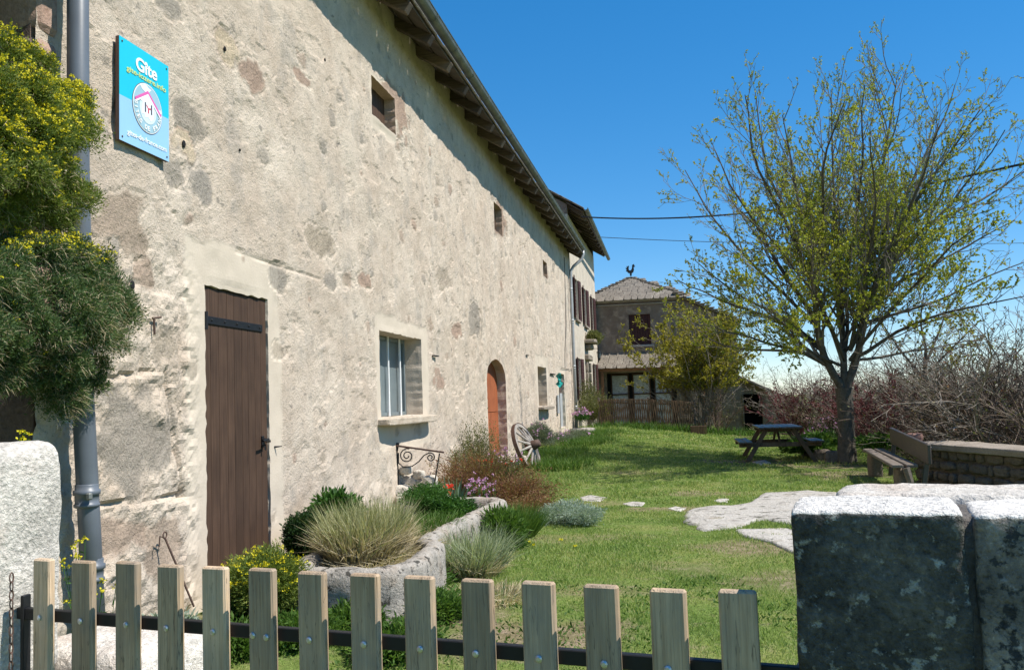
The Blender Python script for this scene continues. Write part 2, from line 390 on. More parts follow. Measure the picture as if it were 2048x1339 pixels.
L_DARKG = leaf_mat('dark_green_leaf', [(.015, .035, .012), (.03, .07, .02), (.06, .11, .03)])
L_YFLOW = leaf_mat('yellow_petal', [(.55, .45, .01), (.70, .60, .02), (.65, .62, .06)], trans=.3)
L_STRAW = leaf_mat('dry_straw', [(.28, .22, .13), (.48, .40, .25), (.58, .50, .33)], trans=.3)
L_TALLG = leaf_mat('variegated_grass', [(.17, .20, .08), (.34, .34, .17), (.52, .48, .30)], trans=.35, clump=3)
L_GREYG = leaf_mat('grey_green_grass', [(.16, .21, .11), (.30, .35, .20), (.48, .50, .34)], trans=.35, clump=3)
L_SILV = leaf_mat('silver_leaf', [(.16, .22, .16), (.27, .34, .27), (.40, .46, .38)], clump=4)
L_RED = leaf_mat('russet_leaf', [(.12, .06, .03), (.22, .09, .05), (.20, .17, .06), (.32, .13, .07)], clump=5)
L_OLIVE = leaf_mat('olive_leaf', [(.07, .08, .03), (.14, .15, .05), (.22, .21, .08)], clump=4)
L_MAROON = leaf_mat('maroon_leaf', [(.06, .018, .022), (.12, .03, .04), (.18, .05, .06)], trans=.3)
L_PINK = leaf_mat('pink_petal', [(.45, .20, .42), (.60, .32, .55), (.66, .42, .62)])
L_REDF = leaf_mat('red_petal', [(.55, .03, .015), (.70, .06, .03), (.75, .12, .05)])
L_LAV = leaf_mat('lavender_leaf', [(.08, .10, .07), (.15, .18, .12), (.22, .24, .18)], clump=4)
L_IRIS = leaf_mat('iris_leaf', [(.10, .17, .11), (.16, .25, .17)])
L_GRASS = leaf_mat('lawn_grass', [(.085, .15, .033), (.17, .265, .062), (.31, .38, .11), (.54, .49, .25)], trans=.4, clump=1.1)
L_LUSH = leaf_mat('lush_grass', [(.04, .09, .015), (.08, .16, .025), (.14, .22, .045)], trans=.4, clump=2)

# ------------------------------------------------------------------ terrain
def gz(x, y):
    x = np.asarray(x, float); y = np.asarray(y, float)
    z = .46*sst(y, 10, 28)*(1-.85*sst(x, 1.5, 6.5))
    z = z-.42*sst(y, 30, 36)*(1-sst(x, 3, 6))*1.0+.0
    z = z+.02*fbm(np.stack([x*.8, y*.8, x*0], -1).reshape(-1, 3), 3, 3).reshape(np.broadcast(x, y).shape)
    return z-5*sst(x, 9.5, 24)-4*sst(y, 60, 120)
def gz1(x, y): return float(gz(np.array([x]), np.array([y]))[0])
# patches where soil shows through the lawn (x, y, rx, ry, strength)
SOIL = [(2.7, 5.6, .75, .55, .8), (2.1, 6.3, .3, .6, .7), (5.0, 18.9, 1.3, .9, .8), (6.6, 18.2, 1.0, .7, .7), (3.6, 8.0, .5, .4, .35), (3.1, 4.8, .5, .3, .5), (1.7, 8.6, .3, .8, .4), (3.9, 13.6, .8, .35, .6), (3.4, 11.9, .7, .3, .7), (6.2, 16.2, .8, .8, .7), (.6, 7.5, .7, 2.5, .8), (4.3, 9.0, .7, .6, .7), (2.6, 9.6, .8, .3, .4), (4.6, 7.4, .6, .5, .6), (3.0, 7.0, .5, .25, .45), (5.4, 12.6, .8, .4, .5), (2.4, 12.6, .6, .3, .4), (3.0, 16.5, .9, .4, .35), (4.0, 22.5, 1.2, .5, .4), (2.2, 19.5, .6, .4, .3)]
def soil(x, y):
    s = np.zeros_like(np.asarray(x, float))
    for (a, b, rx, ry, k) in SOIL:
        d = np.sqrt(((x-a)/rx)**2+((y-b)/ry)**2)+.45*vn(np.stack([x*3, y*3, x*0], -1), 11)
        s = np.maximum(s, k*(1-sst(d, .6, 1.15)))
    return s
def axis(parts):
    out = [parts[0][0]]
    for a, b, s in parts: out += list(np.linspace(a, b, max(1, int(round((b-a)/s)))+1)[1:])
    return np.array(out)
gx = axis([(-900, -60, 120), (-60, -2, 8), (-2, 10, .12), (10, 30, 1), (30, 120, 15), (120, 1200, 200)])
gy = axis([(-300, -10, 60), (-10, 2, 2), (2, 22, .14), (22, 45, .5), (45, 130, 6), (130, 2500, 250)])
XX, YY = np.meshgrid(gx, gy, indexing='ij'); ZZ = gz(XX, YY)
nn = len(gy); i = np.arange(len(gx)-1)[:, None]*nn+np.arange(nn-1)[None]
gf = np.stack([i, i+nn, i+nn+1, i+1], -1).reshape(-1, 4)
mb = MB(); mb.add(np.stack([XX, YY, ZZ], -1), gf)
m, t, b = newmat('lawn_soil')
g_ = t.nodes.new('ShaderNodeNewGeometry'); v = g_.outputs['Position']
a = nd(t, 'ShaderNodeAttribute', attribute_name='soil')
n1 = noise(t, v, .9, 5, .6); n2 = noise(t, v, 35, 4, .7); n3 = noise(t, v, 7, 4, .6)
gc = ramp(t, n1, [(.3, (.09, .15, .03)), (.5, (.15, .21, .05)), (.7, (.26, .26, .09))])
sc_ = ramp(t, n3, [(.35, (.17, .12, .075)), (.65, (.32, .25, .17))])
c = mixc(t, mth(t, 'ADD', a.outputs['Fac'], ramp(t, n3, [(.52, 0.), (.7, .45)]), clamp=True), gc, sc_)
c = mixc(t, .8, c, ramp(t, n2, [(.3, .5), (.7, 1.2)]), 'MULTIPLY'); t.links.new(c, b.inputs['Base Color']); b.inputs['Roughness'].default_value = 1; b.inputs['Specular IOR Level'].default_value = .05
bump(t, b, n2, .02)
gr = kind(mb.build('ground', m, smooth=True), 'structure')
at_ = gr.data.attributes.new('soil', 'FLOAT', 'POINT'); at_.data.foreach_set('value', soil(XX.ravel(), YY.ravel()).astype(np.float32))

# ================================================================== FARMHOUSE
farm = thing('farmhouse', (0, 18, 0), 'long farmhouse with cream roughcast wall, window slits and zinc gutter on the left', 'house')
Y0, Y1, ZT = 4.44, 31.0, 7.0
holes = {  # y0,y1,z0,z1,depth,kind
    'door': (6.30, 7.38, -.12, 2.49, .05), 'slit_a': (10.33, 11.28, 5.15, 5.65, .30), 'slit_b': (17.85, 18.7, 5.08, 5.68, .28),
    'slit_c': (24.63, 25.45, 5.02, 5.48, .22), 'win_a': (10.4, 12.22, 1.35, 2.43, .28), 'arch': (16.6, 18.5, .32, 1.93, .24),
    'win_b': (22.95, 24.5, 1.33, 2.39, .45), 'niche': (27.2, 28.4, .62, 2.3, .12)}
def fill(br, sp):
    br = sorted(set(br)); out = [br[0]]
    for a, b_ in zip(br[:-1], br[1:]):
        n = max(1, int(round((b_-a)/sp((a+b_)/2)))); out += list(np.linspace(a, b_, n+1)[1:])
    return np.array(out)
ys = fill([Y0, Y1, 9, 13, 20, 25]+[h[k] for h in holes.values() for k in (0, 1)], lambda y: .0042*y)
zs = fill([-.5, ZT]+[h[k] for h in holes.values() for k in (2, 3)], lambda z: .028)
YG, ZG = np.meshgrid(ys, zs, indexing='ij'); yf, zf = YG.ravel().copy(), ZG.ravel().copy()
def hix(h): return np.searchsorted(ys, h[0]-1e-6), np.searchsorted(ys, h[1]-1e-6), np.searchsorted(zs, h[2]-1e-6), np.searchsorted(zs, h[3]-1e-6)
# arch warp
h = holes['arch']; zt = h[3]
inn = (YG > h[0]) & (YG < h[1]) & (ZG > zt-1e-6) & (ZG < zt+.9)
u = (YG-(h[0]+h[1])/2)/((h[1]-h[0])/2); rise = .42*np.sqrt(np.clip(1-u*u, 0, 1))
k = np.where(inn, (ZG-zt)/.9, 0); ZG2 = np.where(inn, zt+rise+(ZG-zt)*(1-rise/.9), ZG); zf = ZG2.ravel()
# edge distance
dist = np.full(yf.shape, 9.)
for n_, h in holes.items():
    top = h[3]+(.42*np.sqrt(np.clip(1-((yf-(h[0]+h[1])/2)/((h[1]-h[0])/2))**2, 0, 1)) if n_ == 'arch' else 0)
    dy = np.maximum(np.maximum(h[0]-yf, yf-h[1]), 0); dz = np.maximum(np.maximum(h[2]-zf, zf-top), 0)
    dist = np.minimum(dist, np.hypot(dy, dz))
pts = np.stack([zf*0, yf, zf], 1)
smooth = np.zeros_like(yf)
wob = .06*fbm(pts*4, 3, 21)
for n_, (l, r_, bt, tp) in {'door': (.28, .24, .0, .36), 'win_a': (.16, .34, .0, .2), 'arch': (.10, .12, 0, .1), 'win_b': (.3, .3, .0, .3), 'slit_a': (.05, .05, .05, .05), 'niche': (.25, .25, 0, .2)}.items():
    h = holes[n_]; d = np.maximum(np.maximum((h[0]-l)-yf, yf-(h[1]+r_)), np.maximum((h[2]-bt-.1)-zf, zf-(h[3]+tp)))
    smooth = np.maximum(smooth, 1-sst(d+wob, -.02, .03))
smooth = np.maximum(smooth, (1-sst(np.maximum(np.maximum(10.3-yf, yf-12.5), np.maximum(.95-zf, zf-1.35))+wob, -.02, .04)))
stone = np.zeros_like(yf); tone = np.zeros_like(yf)+.2; relief = np.zeros_like(yf)
ST = [(455, 95, 24, 34, .95), (500, 150, 26, 38, .6), (340, 15, 30, 22, .1), (375, 232, 34, 42, .15), (372, 290, 22, 36, .95), (345, 345, 22, 30, .1), (240, 440, 62, 66, .45), (262, 880, 78, 118, .12), (600, 150, 18, 14, .6), (400, 360, 30, 40, .05), (100, 480, 60, 90, .4), (560, 555, 22, 26, .1), (640, 480, 30, 30, .35),
      (240, 1070, 60, 48, .5), (330, 1090, 40, 70, .45), (330, 700, 28, 40, .3), (300, 560, 30, 40, .5), (730, 560, 14, 20, .6), (660, 560, 12, 20, .1), (790, 215, 26, 46, .6), (1000, 440, 12, 40, .6), (890, 560, 12, 24, .3), (950, 640, 14, 34, .1), (880, 760, 12, 26, .6), (915, 660, 10, 20, .6), (560, 700, 18, 26, .3)]
SR = np.random.default_rng(311)
for (px, py, rx, ry, tn) in ST+[(None, SR.uniform(Y0+.3, Y1), SR.uniform(.2, 6.3), SR.uniform(.03, .13), SR.choice([.05, .1, .3, .5, .6])) for _ in range(170)]:
    if px is None:
        yc_, zc_, r0_ = py, rx, ry*(.6+.03*py); q = np.hypot((yf-yc_)/(r0_*1.3), (zf-zc_)/r0_); nr_ = np.nonzero(q < 2.2)[0]
        qq = q[nr_]+.8*fbm(pts[nr_]*8+yc_, 3, 4); mk = (1-sst(qq, .5, 1.1))*.8; stone[nr_] = np.maximum(stone[nr_], mk); tone[nr_] = np.where(mk > .15, tn, tone[nr_]); relief[nr_] -= .008*np.exp(-((qq-.9)/.2)**2)
        continue
    c_ = WX(px, py); sy_ = abs(WX(px+rx, py)[1]-c_[1]); sz_ = abs(WX(px, py+ry)[2]-c_[2])
    q = np.sqrt(((yf-c_[1])/sy_)**2+((zf-c_[2])/sz_)**2)+.75*fbm(pts*6+px, 4, 4)
    mk = 1-sst(q, .7, 1.05); stone = np.maximum(stone, mk); tone = np.where(mk > .3, tn, tone)
    ring = np.exp(-((q-1.0)/.09)**2); relief -= .010*ring; relief -= .006*mk
# horizontal joint under the big quoin and a few cracks
for (pa, pb) in (((195, 1012), (372, 990)), ((250, 150), (215, 300)), ((300, 380), (350, 430)), ((470, 500), (640, 560)), ((190, 760), (330, 740)), ((330, 740), (370, 990))):
    A, B_ = WX(*pa)[1:], WX(*pb)[1:]; AB = B_-A; tt = np.clip(((yf-A[0])*AB[0]+(zf-A[1])*AB[1])/(AB@AB), 0, 1)
    dd = np.hypot(yf-A[0]-tt*AB[0], zf-A[1]-tt*AB[1])+.025*fbm(pts*7, 3, 9)
    relief -= .035*np.exp(-(dd/.016)**2)*(.4 if pa[0] in (250, 300, 470) else 1)
ef = sst(dist, .0, .10)
dsp = (.022*fbm(pts*2.2, 3, 1)+.006*fbm(pts*9, 3, 2)*(1-smooth*.8)+.003*vn(pts*24, 8)*(1-smooth*.9))*ef-.010*sst(fbm(pts*[1, 2.2, 3.4], 4, 91), .24, .36)*(1-smooth)*ef+relief*ef
low = (1-sst(zf, .35, 1.0))*sst(yf, 8.5, 9.5)*(1-sst(yf, 15.5, 16.5))
rgh = (1-sst(yf, 6.0, 6.3))*(1-sst(zf, 2.2, 3.0))*(1-stone*.7)
dsp += rgh*.030*np.abs(fbm(pts*7, 4, 71))*2*ef-rgh*.018*sst(fbm(pts*4.3, 3, 72), .12, .3)*ef
dsp += low*(.05*np.abs(fbm(pts*4.5, 3, 31)))+.0*zf
jit = (1-ef)*.012
py_ = yf+jit*vn(pts*17, 41)*(np.abs(yf-Y0) > .02); pz_ = zf+jit*vn(pts*15, 42)
V = np.stack([dsp, py_, pz_], 1)
nz = len(zs); I = np.arange(len(ys)-1)[:, None]; J = np.arange(nz-1)[None]
keep = np.ones((len(ys)-1, nz-1), bool)
for h in holes.values():
    a0, a1, b0, b1 = hix(h); keep[a0:a1, b0:b1] = False
I, J = np.nonzero(keep); q = I*nz+J; Fc = np.stack([q, q+nz, q+nz+1, q+1], 1)
mb = MB(); mb.add(V, Fc); col = [np.stack([smooth, stone, tone, np.ones_like(tone)], 1)]
for n_, h in holes.items():
    a0, a1, b0, b1 = hix(h)
    loop = [(a, b0) for a in range(a0, a1)]+[(a1, b_) for b_ in range(b0, b1)]+[(a, b1) for a in range(a1, a0, -1)]+[(a0, b_) for b_ in range(b1, b0, -1)]
    ids = np.array([a*nz+b_ for a, b_ in loop]); L0 = V[ids]; L = len(ids); rings = [L0]
    nst = 6 if h[4] > .1 else 2
    for s_ in range(1, nst+1):
        r_ = L0.copy(); r_[:, 0] = -h[4]*s_/nst
        kk = s_/nst; r_[:, 1] = L0[:, 1]*(1-kk)+yf[ids]*kk; r_[:, 2] = L0[:, 2]*(1-kk)+zf[ids]*kk
        r_ += .007*np.stack([vn(r_*8+k_*9, 5) for k_ in range(3)], 1)*(1 if s_ < nst else 0); rings.append(r_)
    RV = np.concatenate(rings); j = np.arange(L); j2 = (j+1) % L
    Fs = np.concatenate([np.stack([s_*L+j, s_*L+j2, (s_+1)*L+j2, (s_+1)*L+j], 1)[:, ::-1] for s_ in range(nst)])
    mb.add(RV, Fs); sm_ = {'win_a': .55, 'arch': .15, 'win_b': .9}.get(n_, .7)
    stn_ = {'slit_a': .8, 'slit_b': .8, 'slit_c': .8, 'arch': .4}.get(n_, 0.)
    col.append(np.tile([sm_, stn_, .6, 1.], (len(RV), 1)))
# near end return, far end and the body behind
wall = mb.build('wall', M_FAC, farm)
ca = wall.data.color_attributes.new('msk', 'FLOAT_COLOR', 'POINT'); ca.data.foreach_set('color', np.concatenate(col).astype(np.float32).ravel())
mb = MB()
for (c_, d_) in (((-.42, Y0+.06, 3.2), (.8, .12, 7.5)), ((-8, 17.8, 3.2), (.5, 26.4, 7.5)), ((-4.2, Y0+.2, 3.2), (7.2, .3, 7.5))): mb.add(*cbox(c_, d_, .02))
mb.build('back_wall', M_SHADESTONE, farm)
mb = MB(); mb.add(*cbox((-.75, 17.8, 3.3), (.3, 26.2, 7.3), .01)); mb.build('painted_dark_slab', M_DARK, farm)  # black slab painted for the unlit rooms behind the openings
# roof with rafters
PITCH = .62
def rz_(x): return 6.88-x*PITCH
mb = MB()
for k in range(26):
    y = 5.3+k*1.02; p, q_ = (.50, y, rz_(.50)-.10), (-1.2, y, rz_(-1.2)-.10)
    bm_ = MB(); bm_.add(*beam(p, q_, .13, .15, .012)); bm_.build('rafter', M_BEAM, farm)
ly = np.linspace(4.2, 31.15, 120)
for k in range(3):                                  # soffit boards in three runs
    x0, x1 = .53-k*.25, .53-(k+1)*.25+.012
    mb.add(*beam((x0/2+x1/2, 4.2, rz_((x0+x1)/2)-.012), (x0/2+x1/2, 31.15, rz_((x0+x1)/2)-.012), .245, .022, .003, (PITCH, 0, 1)))
mb.build('soffit_board', M_BOARD, farm)
def roof_slab(x0, x1, y0, y1, zfn, name, parent, rows=20, seed=1, thick=.05):
    mb = MB(); r = np.random.default_rng(seed)
    for k in range(rows):
        xa = x0+(x1-x0)*k/rows; xb = x0+(x1-x0)*(k+1.25)/rows; y = y0
        while y < y1:
            w_ = r.uniform(.35, .7); ye = min(y+w_-.01, y1); dz = r.uniform(0, .02)
            c_ = np.array([(xa+xb)/2, (y+ye)/2, (zfn(xa)+zfn(xb))/2+.03+dz]); d_ = np.array([xb-xa, 0, zfn(xb)-zfn(xa)]); L_ = np.linalg.norm(d_); d_ /= L_
            M_ = np.stack([d_, [0, 1, 0], np.cross(d_, [0, 1, 0])], 1); mb.add(*cbox(c_, (L_, ye-y, thick*.6), .008, M_)); y += w_
    return kind(mb.build(name, M_SLATE, parent), 'stuff')
roof_slab(.56, -4.2, 4.2, 31.2, lambda x: rz_(x)+.0, 'roof', farm, 16, 2)
roof_slab(-8.6, -4.2, 4.2, 31.2, lambda x: rz_(-4.2)-(abs(x+4.2))*PITCH, 'roof', farm, 10, 3)
# half-round gutter
def gutter(x, z, y0, y1, parent, z1=None, x1=None, r=.075):
    mb = MB(); n = 10; a = np.linspace(math.pi, 2*math.pi, n+1); K = 30; yy = np.linspace(y0, y1, K); zz = np.linspace(z, z if z1 is None else z1, K); xx = np.linspace(x, x if x1 is None else x1, K)
    V = np.concatenate([np.stack([np.stack([xx+np.cos(t_)*rr, yy, zz+np.sin(t_)*rr], 1) for t_ in a], 1).reshape(-1, 3) for rr in (r, r-.006)])
    i = np.arange(K-1)[:, None]*(n+1)+np.arange(n)[None]; f1 = np.stack([i, i+n+1, i+n+2, i+1], -1).reshape(-1, 4); mb.add(V, f1, f1[:, ::-1]+K*(n+1))
    mb.add(*tube(np.stack([xx+r, yy, zz], 1), .011, 6)); 
    e = np.array([[x1 or x, y1, z1 or z]]+[[(x1 or x)+np.cos(t_)*r, y1, (z1 or z)+np.sin(t_)*r] for t_ in a]); mb.add(e, np.array([[0, k+1, k+2] for k in range(n)]))
    g_ = mb.build('gutter', M_ZINC, parent, smooth=False)
    for k in range(int((y1-y0)/1.1)):
        y = y0+.5+k*1.1; f_ = (y-y0)/(y1-y0); zc = z+((z1 or z)-z)*f_; xc = x+((x1 or x)-x)*f_
        b_ = MB(); b_.add(*tube([(xc+np.cos(t_)*(r+.006), y, zc+np.sin(t_)*(r+.006)) for t_ in np.linspace(math.pi, 2*math.pi, 7)], .006, 4)); b_.build('gutter_bracket', M_ZINC, g_)
    return g_
gutter(.55, 6.78, 4.2, 31.05, farm, r=.085)
# near grey drainpipe
P_Y = 4.60; px_ = .16
def pipe(pts, r, mat, parent, collars, name='downpipe'):
    mb = MB(); mb.add(*tube(pts, r, 16)); o = mb.build(name, mat, parent, smooth=True)
    for (c_, zz) in collars:
        k = MB(); k.add(*tube([(c_[0], c_[1], zz-.07), (c_[0], c_[1], zz-.062), (c_[0], c_[1], zz-.05), (c_[0], c_[1], zz-.045), (c_[0], c_[1], zz-.0), (c_[0], c_[1], zz+.005), (c_[0], c_[1], zz+.03), (c_[0], c_[1], zz+.035), (c_[0], c_[1], zz+.06), (c_[0], c_[1], zz+.065)],
                              [r*1.02, r*1.16, r*1.16, r*1.05, r*1.05, r*1.22, r*1.22, r*1.05, r*1.05, r*1.02], 16)); k.build('pipe_collar', mat, o, smooth=True)
    return o
zc1 = WX(150, 195, px_)[2]; zc2 = WX(172, 990, px_)[2]; zc3 = WX(178, 1140, px_)[2]
pipe([(px_, P_Y-.02, 6.6), (px_, P_Y, 3.0), (px_, P_Y+.045, 1.6), (px_, P_Y+.10, .9), (px_, P_Y+.17, .02)], .062, M_PVC, farm, [((px_, P_Y), zc1), ((px_, P_Y+.08), zc2), ((px_, P_Y+.125), zc3), ((px_, P_Y), 5.2)])
k = MB(); k.add(*cbox((px_+.06, P_Y+.02, zc2), (.03, .03, .04), .008)); k.build('pipe_clamp', M_ZINC, farm)
# far downpipe with swan neck
pipe([(.55, 30.75, 6.7), (.55, 30.75, 6.55), (.50, 30.7, 6.38), (.2, 30.6, 6.12), (.11, 30.55, 5.95), (.10, 30.5, 5.5), (.10, 30.5, 3), (.10, 30.5, .3)], .055, M_PIPE2, farm, [((.10, 30.5), z) for z in (5.3, 4.2, 2.6, 1.2)])
mb = MB(); mb.add(*tube([(.02, 29.6, 6.3), (.02, 29.5, 5.2), (.02, 29.3, 4.0), (.02, 28.7, 2.9), (.02, 28.6, 2.5)], .010, 4)); mb.add(*tube([(.02, 27.6, 2.48), (.02, 30.3, 2.5)], .008, 4)); mb.build('wall_cable', M_CABLE, farm)
# plank door
H = holes['door']; dr = bpy.data.objects.new('door', None); COL.objects.link(dr); dr.parent = farm; dr.location = (0, H[0]-18, 0); dr['label'] = 'tall brown plank door with one black strap hinge'
npk = 9; ws = np.array([.9, 1.1, 1.15, .95, 1.1, .9, 1.05, .95, .9]); ws = ws/ws.sum()*(H[1]-H[0]-.01); y = H[0]+.005
for w_ in ws:
    k = MB(); k.add(*cbox((-.035, y+w_/2, 1.17), (.03, w_-.005, 2.62), .003)); k.build('plank', M_DOORWOOD, dr); y += w_
k = MB(); k.add(*cbox((-.07, 6.84, 1.17), (.03, 1.06, 2.6), .003)); k.build('backing', M_DARK, dr)
k = MB(); zz = 2.22; k.add(*cbox((-.014, 6.80, zz), (.008, .98, .062), .002)); k.add(*tube([(.0, 6.31, zz-.08), (.0, 6.31, zz+.06)], .018, 8)); k.add(*cbox((-.006, 6.29, zz-.0), (.012, .06, .075), .002))
for q_ in range(5): k.add(*blob((-.008, 6.42+q_*.205, zz+.003), (.012, .022, .022), 3, q_, 0, 2))
k.build('strap_hinge', M_IRON, dr)
k = MB(); zz = 1.22; k.add(*cbox((-.012, 7.27, zz), (.012, .04, .10), .003)); k.add(*tube([(-.01, 7.27, zz+.02), (.045, 7.27, zz+.02), (.05, 7.20, zz+.015), (.05, 7.15, zz+.01)], .010, 8)); k.add(*tube([(-.01, 7.25, zz-.03), (.03, 7.25, zz-.03)], .006, 6)); k.add(*cbox((.02, 7.25, zz-.055), (.003, .022, .03), .001)); k.add(*tube([(-.01, 7.32, zz+.0), (.03, 7.34, zz+.0)], .012, 6))
k.build('handle', M_IRON, dr)
k = MB(); k.add(*tube([(-.01, 7.47, 1.16), (.06, 7.50, 1.165)], [.012, .004], 6)); k.build('door_catch', M_IRON, farm)
# slits
for n_ in ('slit_a', 'slit_b', 'slit_c'):
    h = holes[n_]; w = bpy.data.objects.new('window', None); COL.objects.link(w); w.parent = farm; w.location = (0, h[0]-18, h[2]); w['label'] = 'small unglazed slit closed by a brown board'
    k = MB(); d_ = .17 if n_ == 'slit_a' else .16
    k.add(*cbox((-d_, (h[0]+h[1])/2, (h[2]+h[3])/2), (.03, h[1]-h[0]+.02, h[3]-h[2]+.02), .003)); k.build('board', M_DOORWOOD, w)
# window with three white bars
h = holes['win_a']; w = bpy.data.objects.new('window', None); COL.objects.link(w); w.parent = farm; w.location = (0, h[0]-18, h[2]); w['label'] = 'deep window with frosted pane and white bars'
ym, zm = (h[0]+h[1])/2, (h[2]+h[3])/2
k = MB(); k.add(*cbox((-.29, ym, zm), (.012, h[1]-h[0]+.06, h[3]-h[2]+.06), .001)); k.build('pane', M_FROST, w)
k = MB()
for yy in (h[0]+.03, h[1]-.03): k.add(*cbox((-.265, yy, zm), (.035, .05, h[3]-h[2]), .003))
for zz in (h[2]+.03, h[3]-.03): k.add(*cbox((-.267, ym, zz), (.03, h[1]-h[0]-.1, .05), .003))
k.build('frame', M_FROST, w)
for q_, yy in enumerate((10.88, 11.42, 11.93)): k = MB(); k.add(*cbox((-.235, yy, zm), (.022, .034, h[3]-h[2]), .003)); k.build('bar', M_WHITE, w)
k = MB(); k.add(*blob((.0, 11.36, h[2]-.055), (.36, 2.16, .10), 10, 3, .10, 9)); k.build('sill', stone_mat('sill_stone', [(.42, .33, .24), (.58, .5, .4)], 5, 50, .006, rnd=False), w)
# arched orange door
h = holes['arch']; ad = bpy.data.objects.new('door', None); COL.objects.link(ad); ad.parent = farm; ad.location = (0, h[0]-18, h[2]); ad['label'] = 'orange brown stable door in an arched opening'
yc, hw = (h[0]+h[1])/2, (h[1]-h[0])/2
def leafdoor(z0, z1, arch, nm):
    n = 13; yy = np.linspace(h[0]-.02, h[1]+.02, n); top = np.full(n, z1) if not arch else z1+.44*np.sqrt(np.clip(1-((yy-yc)/(hw+.02))**2, 0, 1))
    V = np.concatenate([np.stack([np.full(n, x_), yy, zz], 1) for x_ in (-.19, -.24) for zz in (np.full(n, z0), top)])
    j = np.arange(n-1); f = np.concatenate([np.stack([j, j+1, n+j+1, n+j], 1), np.stack([2*n+j, 3*n+j, 3*n+j+1, 2*n+j+1], 1), np.stack([n+j, n+j+1, 3*n+j+1, 3*n+j], 1), np.stack([j, 2*n+j, 2*n+j+1, j+1], 1)])
    k = MB(); k.add(V, f); return k.build(nm, M_REDWOOD, ad)
leafdoor(h[2], 1.28, False, 'lower_leaf'); leafdoor(1.292, 1.93, True, 'upper_leaf')
k = MB(); k.add(*tube([(-.18, 16.95+.06*math.cos(a), 1.72+.06*math.sin(a)) for a in np.linspace(0, 2*math.pi, 13)], .008, 5)); k.build('handle', M_IRON, ad)
k = MB(); k.add(*blob((.15, yc, .26), (.6, 1.9, .22), 6, 8, .1, 6)); k.build('doorstep', M_RUBBLE, farm)
# second window
h = holes['win_b']; w = bpy.data.objects.new('window', None); COL.objects.link(w); w.parent = farm; w.location = (0, h[0]-18, h[2]); w['label'] = 'small deep window beyond the arched door'
k = MB(); k.add(*cbox((-.46, (h[0]+h[1])/2, (h[2]+h[3])/2), (.02, 1.6, 1.1), .001)); k.build('pane', M_GLASS, w)
k = MB(); k.add(*blob((.02, 23.75, 1.28), (.36, 1.85, .09), 8, 4, .1, 8)); k.build('sill', M_COPE, w)
# meter niche
h = holes['niche']; w = bpy.data.objects.new('cupboard', None); COL.objects.link(w); w.parent = farm; w.location = (0, h[0]-18, h[2]); w['label'] = 'narrow grey recess with open top beside the downpipe'
k = MB(); k.add(*cbox((-.10, 27.8, 1.14), (.04, 1.2, 1.1), .004)); k.build('door_leaf', M_CEM, w)
k = MB(); k.add(*cbox((-.125, 27.8, 2.0), (.02, 1.2, .62), .002)); k.build('lining', M_RUST, w)
k = MB(); k.add(*cbox((.03, 26.5, 1.35), (.04, .30, .55), .004)); k.build('meter_box', M_CEM, farm)
k = MB(); k.add(*cbox((.03, 25.6, 2.24), (.04, .9, .03), .004)); k.build('hook_bar', M_IRON, farm)
for c_ in ((.02, 12.9, 2.22), (.02, 21.3, 2.6)): k = MB(); k.add(*cbox(c_, (.04, .25, .018), .003)); k.build('wall_hook', M_IRON, farm)
# putlog holes, their inner shade painted as black lumps on the wall
k = MB()
for q_, (px, py, s_) in enumerate([(450, 98, .035), (368, 288, .045), (308, 640, .03), (265, 570, .05), (480, 300, .02), (650, 120, .03)]):
    c_ = WX(px, py, .004); k = MB(); k.add(*blob(c_, (.016, s_, s_*1.3), 4, q_, .25, 2)); k.build('painted_hole', M_DARK, farm)
k = MB(); k.add(*tube([WX(308, 636, .03), WX(309, 668, .03)], .008, 6)); k.add(*tube([WX(305, 636, .03), WX(322, 634, .04)], .008, 6)); k.build('iron_hook', M_RUST, farm)

# leaning iron rod by the door
k = MB(); A, B_ = WX(330, 1075, .06), WX(388, 1212, .22)
k.add(*tube([A, B_], .008, 6)); k.add(*tube([A+np.array([0, .02+.022*math.cos(a)-.022, .022*math.sin(a)+.02]) for a in np.linspace(-1.5, 4.4, 12)], .005, 5)); k.add(*tube([A, A+np.array([0, -.06, .02]), A+np.array([0, -.07, -.05])], .005, 5))
tag(k.build('iron_rod', M_RUST, base=B_), 'thin rusty iron rod with ring end, leaning left of the brown door', 'rod')

# ------------------------------------------------------------------ older wall left of the drainpipe, stone coloured dark for shade, added eave above
ow = thing('stone_building', (-.5, 2.5, 0), 'stone building coloured dark for shade, set back at the left edge, behind the flowering cushions', 'building')
r_ = np.random.default_rng(3); k = MB(); k.add(*cbox((-.75, 2.2, 2.1), (.5, 4.4, 5.2), .01)); k.build('wall_core', M_SHADESTONE, ow)
z = -.3
while z < 4.5:
    hh = r_.uniform(.22, .38); y = 2.9-r_.uniform(0, .4)
    while y < 4.36:
        w_ = min(r_.uniform(.3, .6), 4.42-y)
        if w_ > .08: b_ = MB(); b_.add(*blob((-.5, y+w_/2, z+hh/2), (.14, w_-.02, hh-.02), 5, int(r_.integers(999)), .10, 6)); b_.build('stone', M_SHADESTONE, ow)
        y += w_
    z += hh
k = MB(); k.add(*beam((.35, 2.3, 4.42), (-3, 2.3, 5.9), 4.56, .12, .02, (0, 0, 1))); k.build('roof', M_SLATE, ow)  # out-of-view overhang added to cast shade on the set-back wall
